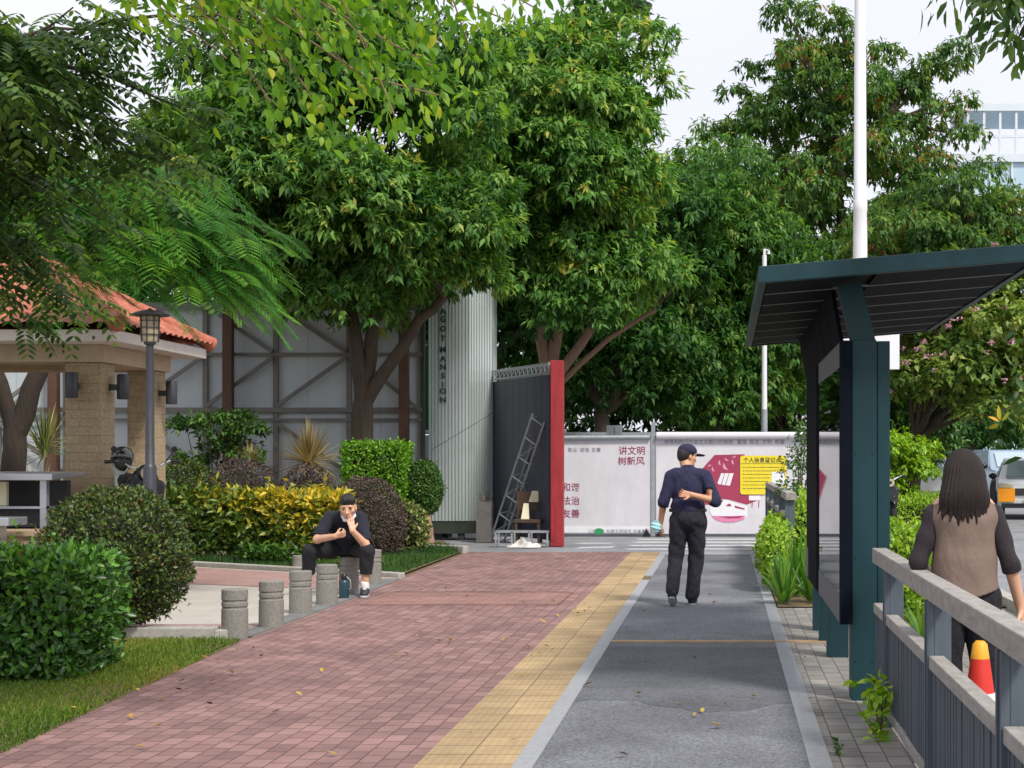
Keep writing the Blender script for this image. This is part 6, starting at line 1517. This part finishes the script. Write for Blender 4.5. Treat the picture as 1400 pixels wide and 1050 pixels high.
# ---------------------------------------------------------------- trees
def tree(name, label, base, fork_z, r0, crown, n, rmin, rmax, per, m, L, W, mat, bark, lean=(0, 0), droop=0.55, group=None, limbs=10, low=-0.9, flat=0.75, shell=(0.5, 0.98), forks=None, out=0.5, tmul=None, cat='tree', extra=(), inner=0.4):
    base = Vector(base); t = thing(name, label, cat, tuple(base), group)
    cen, rad = crown
    cc, cr = clumps(cen, rad, n, rmin, rmax, 0, shell, low)
    if len(extra): cc = np.vstack([cc, np.array([e_[:3] for e_ in extra])]); cr = np.concatenate([cr, [e_[3] for e_ in extra]])
    P, O_, I_ = tufts(cc, cr, per, flat, inner)
    pos, d, nr, ll, ww = rosettes(P, O_, m, L, W, droop, out)
    cl = RNG.normal(size=len(cc)) * 0.10
    tint = np.clip(RNG.random(len(pos)) * 0.42 + np.repeat(RNG.random(len(P)) ** 1.3 * 0.62 + cl[I_], m), 0, 1)
    leaves('crown', pos, d, nr, ll, ww, tint, mat, t)
    mb = MB(); fk = base + Vector((lean[0], lean[1], fork_z))
    limb(mb, base - Vector((0, 0, 0.1)), fk, r0, r0 * 0.72, 0, 7, 12, 0.04)
    mains = []
    for tip, rr in (forks or []):
        tip = Vector(tip); limb(mb, fk - Vector((0, 0, 0.1)), tip, rr, rr * 0.6, 0.15, 7, 10, 0.05); mains.append((tip, rr * 0.6))
    if not mains: mains = [(fk, r0 * 0.6)]
    idx = RNG.permutation(len(cc))[:limbs]
    for i in idx:
        tip = Vector(cc[i]); s_, rr = min(mains, key=lambda q: (q[0] - tip).length); limb(mb, s_, tip, min(rr, r0 * 0.45), 0.02, 0.2, 6, 8, 0.06)
    mb.build('trunk', bark, t, smooth=True)
    return t
GT = 'broadleaf trees over the garden and gate'
tree('broadleaf_tree', 'big forked tree with glossy hanging leaves in front of the hoarding', (-6.4, 28.5, 0), 2.55, 0.25, ((-6.65, 28.0, 6.7), (2.8, 2.4, 3.3)), 96, 0.65, 1.1, 165, 10, 0.16, 0.058, LM['fig'], M['bark'],
     lean=(0.0, 0), group=GT, limbs=14, forks=[((-6.62, 28.4, 4.6), 0.15), ((-6.05, 28.4, 5.0), 0.14), ((-4.9, 28.2, 4.4), 0.13)], low=-0.95, extra=[(-5.0, 28, 4.95, 0.8), (-4.4, 28.2, 5.4, 0.85), (-7.6, 28, 4.75, 0.8), (-8.6, 28, 4.8, 0.9), (-9.3, 28, 5.3, 0.9), (-5.7, 27.5, 5.2, 0.9), (-9.0, 27.8, 6.3, 1.0), (-4.6, 28.6, 4.75, 0.7), (-5.2, 27.8, 4.75, 0.55), (-4.4, 28, 4.8, 0.55)])
tree('broadleaf_tree', 'dense green tree with pale forking trunk rising behind the red gate post', (-3.65, 33.5, 0), 3.0, 0.30, ((-3.45, 32.4, 7.2), (1.75, 2.0, 3.6)), 90, 0.65, 1.1, 160, 10, 0.175, 0.064, LM['fig2'], M['bark_pale'],
     group=GT, limbs=10, forks=[((-3.9, 33.2, 5.2), 0.15), ((-3.3, 33.2, 5.4), 0.16), ((-2.0, 33.0, 5.0), 0.12), ((-1.4, 33.0, 4.6), 0.07)], low=-0.85, extra=[(-2.2, 32, 4.7, 0.8), (-1.4, 32, 5.2, 0.9), (-3.6, 32, 5.1, 0.8), (-1.9, 32.3, 9.9, 0.9), (-2.3, 32.3, 10.6, 0.8), (-1.7, 32.3, 9.0, 0.8), (-4.6, 32, 5.1, 0.7)])
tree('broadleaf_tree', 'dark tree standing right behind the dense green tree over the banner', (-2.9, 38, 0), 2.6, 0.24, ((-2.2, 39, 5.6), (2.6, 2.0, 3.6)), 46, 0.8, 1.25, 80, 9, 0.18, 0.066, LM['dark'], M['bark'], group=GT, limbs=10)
GD = 'dark trees behind the banner wall'
tree('dark_tree', 'tall dark tree left of the slim lamp pole', (-0.2, 41, 0), 2.4, 0.2, ((-0.25, 41, 5.4), (2.4, 2.0, 4.4)), 84, 0.7, 1.15, 120, 9, 0.17, 0.062, LM['fig'], M['bark'], group=GD, limbs=12, droop=0.7)
tree('dark_tree', 'lower dark tree right behind the slim lamp pole', (1.7, 44, 0), 1.8, 0.16, ((1.5, 44, 4.3), (2.3, 1.8, 3.8)), 60, 0.7, 1.1, 90, 9, 0.18, 0.066, LM['fig2'], M['bark'], group=GD, limbs=10)
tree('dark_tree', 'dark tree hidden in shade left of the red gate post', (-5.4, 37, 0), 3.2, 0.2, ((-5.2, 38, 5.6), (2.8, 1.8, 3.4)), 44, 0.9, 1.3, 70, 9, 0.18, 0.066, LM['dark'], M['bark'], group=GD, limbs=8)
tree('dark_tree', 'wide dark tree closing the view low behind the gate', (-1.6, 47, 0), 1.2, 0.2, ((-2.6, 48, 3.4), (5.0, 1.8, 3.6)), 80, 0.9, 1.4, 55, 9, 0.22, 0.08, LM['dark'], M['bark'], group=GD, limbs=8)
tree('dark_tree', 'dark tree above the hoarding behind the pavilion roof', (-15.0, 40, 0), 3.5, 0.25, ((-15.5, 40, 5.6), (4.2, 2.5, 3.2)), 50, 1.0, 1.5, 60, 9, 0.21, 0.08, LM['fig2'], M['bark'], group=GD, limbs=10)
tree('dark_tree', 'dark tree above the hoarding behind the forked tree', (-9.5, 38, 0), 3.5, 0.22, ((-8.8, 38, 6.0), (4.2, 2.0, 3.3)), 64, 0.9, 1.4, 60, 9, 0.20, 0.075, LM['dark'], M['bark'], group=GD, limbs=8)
# tall open tree at right
tree('street_tree', 'tall open olive green tree against the sky behind the white lamp column', (3.4, 47, 0), 7.0, 0.26, ((3.6, 47, 10.5), (4.4, 2.6, 4.3)), 96, 0.38, 0.92, 110, 8, 0.20, 0.072, LM['olive'], M['bark'], limbs=52, lean=(0.1, 0),
     forks=[((2.2, 47, 9.4), 0.13), ((3.3, 47, 10.8), 0.16), ((5.2, 46.8, 8.8), 0.13), ((4.6, 47, 11.2), 0.10)], droop=0.8, shell=(0.35, 1.0), extra=[(-0.3, 47, 8.5, 0.9), (0.6, 47, 9.3, 0.9), (0.4, 46.5, 7.6, 1.0), (1.3, 47, 10.3, 0.8), (-0.7, 47, 9.5, 0.6), (1.2, 47, 8.4, 1.0), (-0.5, 47, 11.1, 0.5), (0.3, 47, 12.2, 0.5), (-1.1, 47, 10.0, 0.5), (-0.9, 46.8, 8.9, 0.7), (5.2, 47, 12.3, 0.8), (6.2, 47, 11.6, 0.8), (7.0, 47, 10.9, 0.7), (4.6, 47, 13.3, 0.7), (2.2, 47, 12.4, 0.8), (1.4, 47, 11.5, 0.8), (2.6, 47, 13.5, 0.6), (0.7, 47, 12.9, 0.4), (3.4, 47, 14.0, 0.6), (5.8, 47, 12.9, 0.5), (7.0, 47, 12.0, 0.45), (7.6, 47, 9.9, 0.7), (8.4, 46.8, 9.0, 0.8), (7.2, 47, 8.6, 0.9), (8.8, 47, 7.8, 0.8)])
tree('street_tree', 'olive green tree reaching in over the shelter canopy from the right', (8.2, 42, 0), 5.0, 0.24, ((5.7, 42, 6.9), (3.2, 2.2, 2.0)), 60, 0.5, 0.95, 115, 8, 0.18, 0.068, LM['olive'], M['bark'], limbs=26, forks=[((6.6, 42, 6.8), 0.10), ((7.6, 42, 7.8), 0.11)], droop=0.8)
tree('flowering_tree', 'yellow green tree dotted with pink blossom right of the shelter', (4.9, 41.2, 0), 2.0, 0.16, ((6.5, 40.6, 4.3), (2.4, 1.9, 2.3)), 60, 0.6, 1.0, 85, 8, 0.18, 0.11, LM['flowering'], M['bark'], limbs=14, droop=0.3)
ft = bpy.data.objects['flowering_tree']
cc, cr = clumps((6.5, 40.2, 4.4), (2.7, 2.1, 2.6), 150, 0.05, 0.10, 0, (0.8, 1.0), -0.5)
P, O_, I_ = tufts(cc, cr, 1300, 0.9, 0.8); pos, d, nr, ll, ww = rosettes(P, O_, 4, 0.055, 0.04, 0.0); leaves('blossom', pos, d, nr, ll, ww, RNG.random(len(pos)), LM['blossom'], ft)
GB = 'shady trees beyond the road'
tree('roadside_tree', 'dark shady tree low behind the flowering tree', (9.5, 62, 0), 2.0, 0.25, ((8.8, 62, 3.8), (4.0, 2.0, 3.0)), 50, 0.9, 1.3, 60, 8, 0.23, 0.10, LM['dark'], M['bark'], group=GB, limbs=8)
tree('roadside_tree', 'dark tree right behind the roadside bush', (5.8, 52, 0), 1.6, 0.2, ((5.6, 52, 3.4), (2.4, 1.6, 2.6)), 40, 0.8, 1.2, 60, 8, 0.2, 0.09, LM['round'], M['bark'], group=GB, limbs=8)
tree('roadside_tree', 'distant tree far down the road at the right edge', (17, 88, 0), 2.5, 0.3, ((15.5, 88, 5.5), (6.0, 2.0, 4.6)), 40, 1.2, 1.8, 20, 8, 0.30, 0.12, LM['round'], M['bark'], group=GB, limbs=8)
# forked trunk seen through the pavilion
tree('garden_tree', 'dark forked tree seen through the pavilion at the left edge', (U(20, 600, 22.5).x, 22.5, 0), 1.95, 0.21, ((-12.0, 22.8, 6.4), (2.0, 1.6, 2.2)), 26, 0.7, 1.1, 36, 8, 0.14, 0.05, LM['dark'], M['bark_dark'], forks=[((-10.3, 22.3, 3.2), 0.12), ((-9.15, 22.6, 3.6), 0.15)], limbs=8)

# ---- trees whose trunks stand outside the frame and whose boughs hang in
def pinnate(starts, dirs, L, pairs, ll, lw, sag):
    """pinnate leaves: rachis from each start along dirs, leaflets in pairs"""
    n = len(starts); s_ = (np.arange(pairs) + 1.0) / pairs
    d = unit(dirs); R0 = starts[:, None] + d[:, None] * (s_[None, :, None] * L[:, None, None]); R0[..., 2] -= (sag * s_ ** 2)[None] * L[:, None]
    tan = unit(d[:, None] + np.array([0, 0, -1.0]) * (2 * sag * s_)[None, :, None]); side = unit(np.cross(tan, np.array([0, 0, 1.0])))
    P, D, N = [], [], []
    up = np.cross(side, tan)
    for sg in (-1, 1):
        P.append(R0.reshape(-1, 3)); D.append((side * sg * 0.85 + tan * 0.5 - np.array([0, 0, 0.22])).reshape(-1, 3)); N.append((up + side * sg * 0.25).reshape(-1, 3))
    P, D, N = map(np.concatenate, (P, D, N)); taper = np.tile(np.repeat([0], 1), 1)
    prof = np.tile(0.65 + 0.5 * np.sin(np.pi * s_ * 0.9), 2 * n).reshape(2, n, pairs).reshape(-1)
    return P, D, N, ll * prof * RNG.uniform(0.85, 1.15, len(P)), lw * prof, R0
def bough_tree(name, label, base, H, r0, boughs, bark, group=None, wig=0.07):
    t = thing(name, label, 'tree', base, group); mb = MB(); base = Vector(base)
    limb(mb, base - Vector((0, 0, 0.1)), base + Vector((0, 0, H)), r0, r0 * 0.6, 0, 7, 12, 0.03)
    tips = []
    for (h, q, r) in boughs: tips.append(limb(mb, base + Vector((0, 0, h)), q, r, 0.004, 0.12, 9, 8, wig))
    return t, mb, tips

# dark pinnate tree, upper left, near
bs = []
for px, py, Y in ((70, 60, 8.0), (150, 20, 8.6), (255, 150, 9.0), (100, 10, 8.4), (60, 90, 8.2), (160, 170, 9.0), (110, 250, 9.4), (30, 190, 9.0), (240, 225, 9.3), (20, 70, 8.2), (60, 160, 8.4), (150, 210, 9.2), (40, 260, 9.6), (210, 250, 9.8), (90, 330, 10.2), (20, 120, 7.6), (130, 110, 8.8), (10, 30, 8.0), (60, 400, 10.5), (20, 360, 10.0), (140, 300, 10.0), (330, 20, 8.8), (100, 200, 9.4), (30, 430, 10.4), (110, 410, 10.6)):
    q = U(px, py, Y); bs.append((RNG.uniform(2.6, 4.2), tuple(q), 0.028))
t, mb, tips = bough_tree('pinnate_tree', 'dark pinnate leaved tree whose boughs hang in at upper left', (-4.75, 8.6, 0), 5.5, 0.16, bs, M['bark'])
ST, DD = [], []
for pts in tips:
    for k in range(3, len(pts)):
        for j in range(6):
            ST.append(np.array(pts[k]) + RNG.normal(size=3) * 0.03); a = RNG.uniform(0, 6.28); DD.append([math.cos(a) + 0.5, math.sin(a) * 0.8, RNG.uniform(-0.7, 0.3)])
mb.build('trunk', M['bark'], t, smooth=True)
ST, DD = np.array(ST), np.array(DD); Ls = RNG.uniform(0.22, 0.40, len(ST))
P, D, N, ll, ww, R0 = pinnate(ST, DD, Ls, 8, 0.070, 0.027, 0.35)
leaves('crown', P, D, N, ll, ww, RNG.random(len(P)), LM['pinnate'], t, True, 0.1)

# feathery bright tree, left middle
bs = []
for px, py, Y in ((150, 255, 17.2), (215, 280, 17.4), (270, 315, 17.2), (310, 350, 17.1), (250, 250, 17.6), (290, 290, 17.4), (190, 230, 17.6), (335, 330, 17.3), (130, 280, 17.5), (262, 350, 17.0), (310, 385, 17.0), (230, 325, 17.3)):
    bs.append((RNG.uniform(3.6, 4.8), tuple(U(px, py, Y)), 0.04))
t, mb, tips = bough_tree('feathery_tree', 'bright feathery leaved tree hanging over the pavilion roof', (-8.5, 15.9, 0), 5.4, 0.17, bs, M['bark'])
ST, DD = [], []
for pts in tips:
    for k in range(4, len(pts)):
        for j in range(9):
            ST.append(np.array(pts[k]) + RNG.normal(size=3) * 0.12); a = RNG.uniform(-1.2, 1.2); DD.append([math.cos(a), math.sin(a) - 0.25, RNG.uniform(-0.55, 0.25)])
mb2 = mb
ST, DD = np.array(ST), unit(np.array(DD)); n = len(ST); Lf = RNG.uniform(0.42, 0.66, n)
# second order: pinnae along each rachis, leaflets along each pinna
PS, PD, PL = [], [], []
for i in range(n):
    side = unit(np.cross(DD[i], [0, 0, 1.0]))
    for s_ in np.linspace(0.2, 1.0, 9):
        p = ST[i] + DD[i] * Lf[i] * s_ + np.array([0, 0, -0.42 * s_ ** 2 * Lf[i]])
        for sg in (-1, 1): PS.append(p); PD.append(side * sg * 0.8 + DD[i] * 0.75 + [0, 0, -0.25 * s_]); PL.append(0.17 * (0.55 + 0.6 * math.sin(math.pi * s_ * 0.85)))
    mb2.tube([ST[i], ST[i] + DD[i] * Lf[i] * 0.5 + np.array([0, 0, -0.105 * Lf[i]]), ST[i] + DD[i] * Lf[i] + np.array([0, 0, -0.42 * Lf[i]])], [0.003, 0.002, 0.001], 4, False)
mb2.build('trunk', M['bark'], t, smooth=True)
P, D, N, ll, ww, R0 = pinnate(np.array(PS), np.array(PD), np.array(PL), 8, 0.030, 0.014, 0.2)
fr = np.repeat(np.tile(RNG.random(n).repeat(18), 1), 8); fr = np.concatenate([fr, fr])
leaves('crown', P, D, N, ll, ww, np.clip(fr * 0.75 + RNG.random(len(P)) * 0.25, 0, 1), LM['feather'], t, False, 0.05)

# lime leaved tree, top centre
bs = []
for px, py, Y in ((330, 30, 7.8), (400, 90, 8.0), (470, 40, 8.2), (520, 110, 8.2), (560, 30, 8.4), (600, 130, 8.2), (640, 60, 8.6), (700, 30, 8.8), (440, 150, 8.0), (540, 160, 8.1), (590, 90, 8.3), (370, 140, 7.9), (480, 95, 8.1), (390, 10, 7.8), (620, 10, 8.6), (310, 80, 7.8), (730, 10, 8.9), (510, 15, 8.2)):
    bs.append((RNG.uniform(4.8, 6.4), tuple(U(px, py, Y)), 0.010))
t, mb, tips = bough_tree('lime_leaved_tree', 'lime green broad leaved tree reaching in at the top of the picture', (-4.6, 6.6, 0), 6.6, 0.14, bs, M['bark_pale'], None, 0.16)
mb.build('trunk', M['bark_pale'], t, smooth=True)
P, D = [], []
for pts in tips:
    dirb = unit(np.array(pts[-1]) - np.array(pts[2]))
    for k in range(6, len(pts)):
        for j in range(34 if k < len(pts) - 1 else 40):
            P.append(np.array(pts[k]) + RNG.normal(size=3) * [0.13, 0.18, 0.10]); D.append(dirb * 0.45 + RNG.normal(size=3) * 0.55 + [0, 0, -0.6])
P, D = np.array(P), np.array(D); n = len(P)
leaves('crown', P, D, unit(RNG.normal(size=(n, 3)) * 0.5 + [0, -0.5, 0.6]), RNG.uniform(0.045, 0.098, n), RNG.uniform(0.026, 0.046, n), RNG.random(n), LM['lime'], t, True, 0.25)

# dark tree, upper right and right edge
bs = []
for px, py, Y in ((1300, 8, 8.6), (1340, 20, 8.8), (1375, 40, 9.0), (1390, 70, 9.0), (1360, 5, 8.8), (1395, 20, 8.8)): bs.append((RNG.uniform(3.6, 4.4), tuple(U(px, py - 14, Y)), 0.014))
t, mb, tips = bough_tree('overhanging_tree', 'dark leaved tree hanging in at the upper right corner', (3.1, 9.0, 0), 4.8, 0.15, bs, M['bark'])
nb_ = len(tips)
for px, py, Y in ((1385, 500, 9.2), (1370, 560, 9.3), (1392, 540, 9.3), (1390, 470, 9.2), (1395, 590, 9.3)):
    tips.append(limb(mb, (3.1, 9.0, 2.0), U(px, py, Y), 0.01, 0.003, 0.1, 9, 6))
mb.build('trunk', M['bark'], t, smooth=True)
P, D = [], []
for i, pts in enumerate(tips):
    for k in range(5 if i < nb_ else 8, len(pts)):
        for j in range(22 if i < nb_ else 4): P.append(np.array(pts[k]) + RNG.normal(size=3) * (0.09 if i < nb_ else 0.05)); D.append(RNG.normal(size=3) * 0.5 + [-0.2, 0, -0.8 if i < nb_ else -0.2])
P, D = np.array(P), np.array(D); n = len(P)
leaves('crown', P, D, unit(RNG.normal(size=(n, 3)) + [0, -0.3, 0.4]), RNG.uniform(0.09, 0.14, n), RNG.uniform(0.03, 0.045, n), RNG.random(n), LM['pinnate'], t, True, 0.2)
q = U(1368, 578, 9.1)
P = np.array([q + Vector((0.010 * math.cos(a), 0, 0.010 * math.sin(a))) for a in (0.9, 1.75, 2.5, 3.7)]); D = np.array([[math.cos(a), -0.3 + 0.3 * k, math.sin(a)] for k, a in enumerate((0.9, 1.75, 2.5, 3.7))])
leaves('yellow_leaf', P, D, np.array([[0.3, -1.0, 0.3], [-0.4, -0.8, 0.2], [0.1, -0.7, 0.6], [0.2, -1, -0.3]]), np.array([0.07, 0.095, 0.075, 0.085]), np.array([0.02, 0.028, 0.024, 0.03]), np.array([0.52, 0.62, 0.98, 0.58]), LM['croton'], t, True, 0.25)

# ---------------------------------------------------------------- fallen leaves
GL = 'fallen leaves scattered on the paving'
proto = None
spots = [(RNG.uniform(-3.5, -0.1), RNG.uniform(8.0, 19)) for _ in range(70)] + [(RNG.uniform(-0.8, 1.2), RNG.uniform(8.2, 14)) for _ in range(10)] + [(RNG.uniform(-3.9, -3.4), RNG.uniform(8.6, 13)) for _ in range(24)]
for i, (x, y) in enumerate(spots):
    if i < 4:
        o = leaves('fallen_leaf', np.array([[0.0, 0, 0.006]]), np.array([[1.0, 0, 0.12]]), np.array([[0.1, 0.1 * (i - 1), 1.0]]), 0.075, 0.036, np.array([(0.1, 0.4, 0.7, 0.95)[i]]), LM['dry'], None, True, -0.2, 0.2)
        if i == 0: protos = []
        protos.append(o)
    else:
        o = protos[i % 4].copy(); COL.objects.link(o)
    tag(o, 'dry curled fallen leaf lying on the paving', 'leaf', GL); o.location = (x, y, 0.008); o.rotation_euler.z = RNG.uniform(0, 6.28); s_ = RNG.uniform(0.3, 1.05); o.scale = (s_, s_, s_)
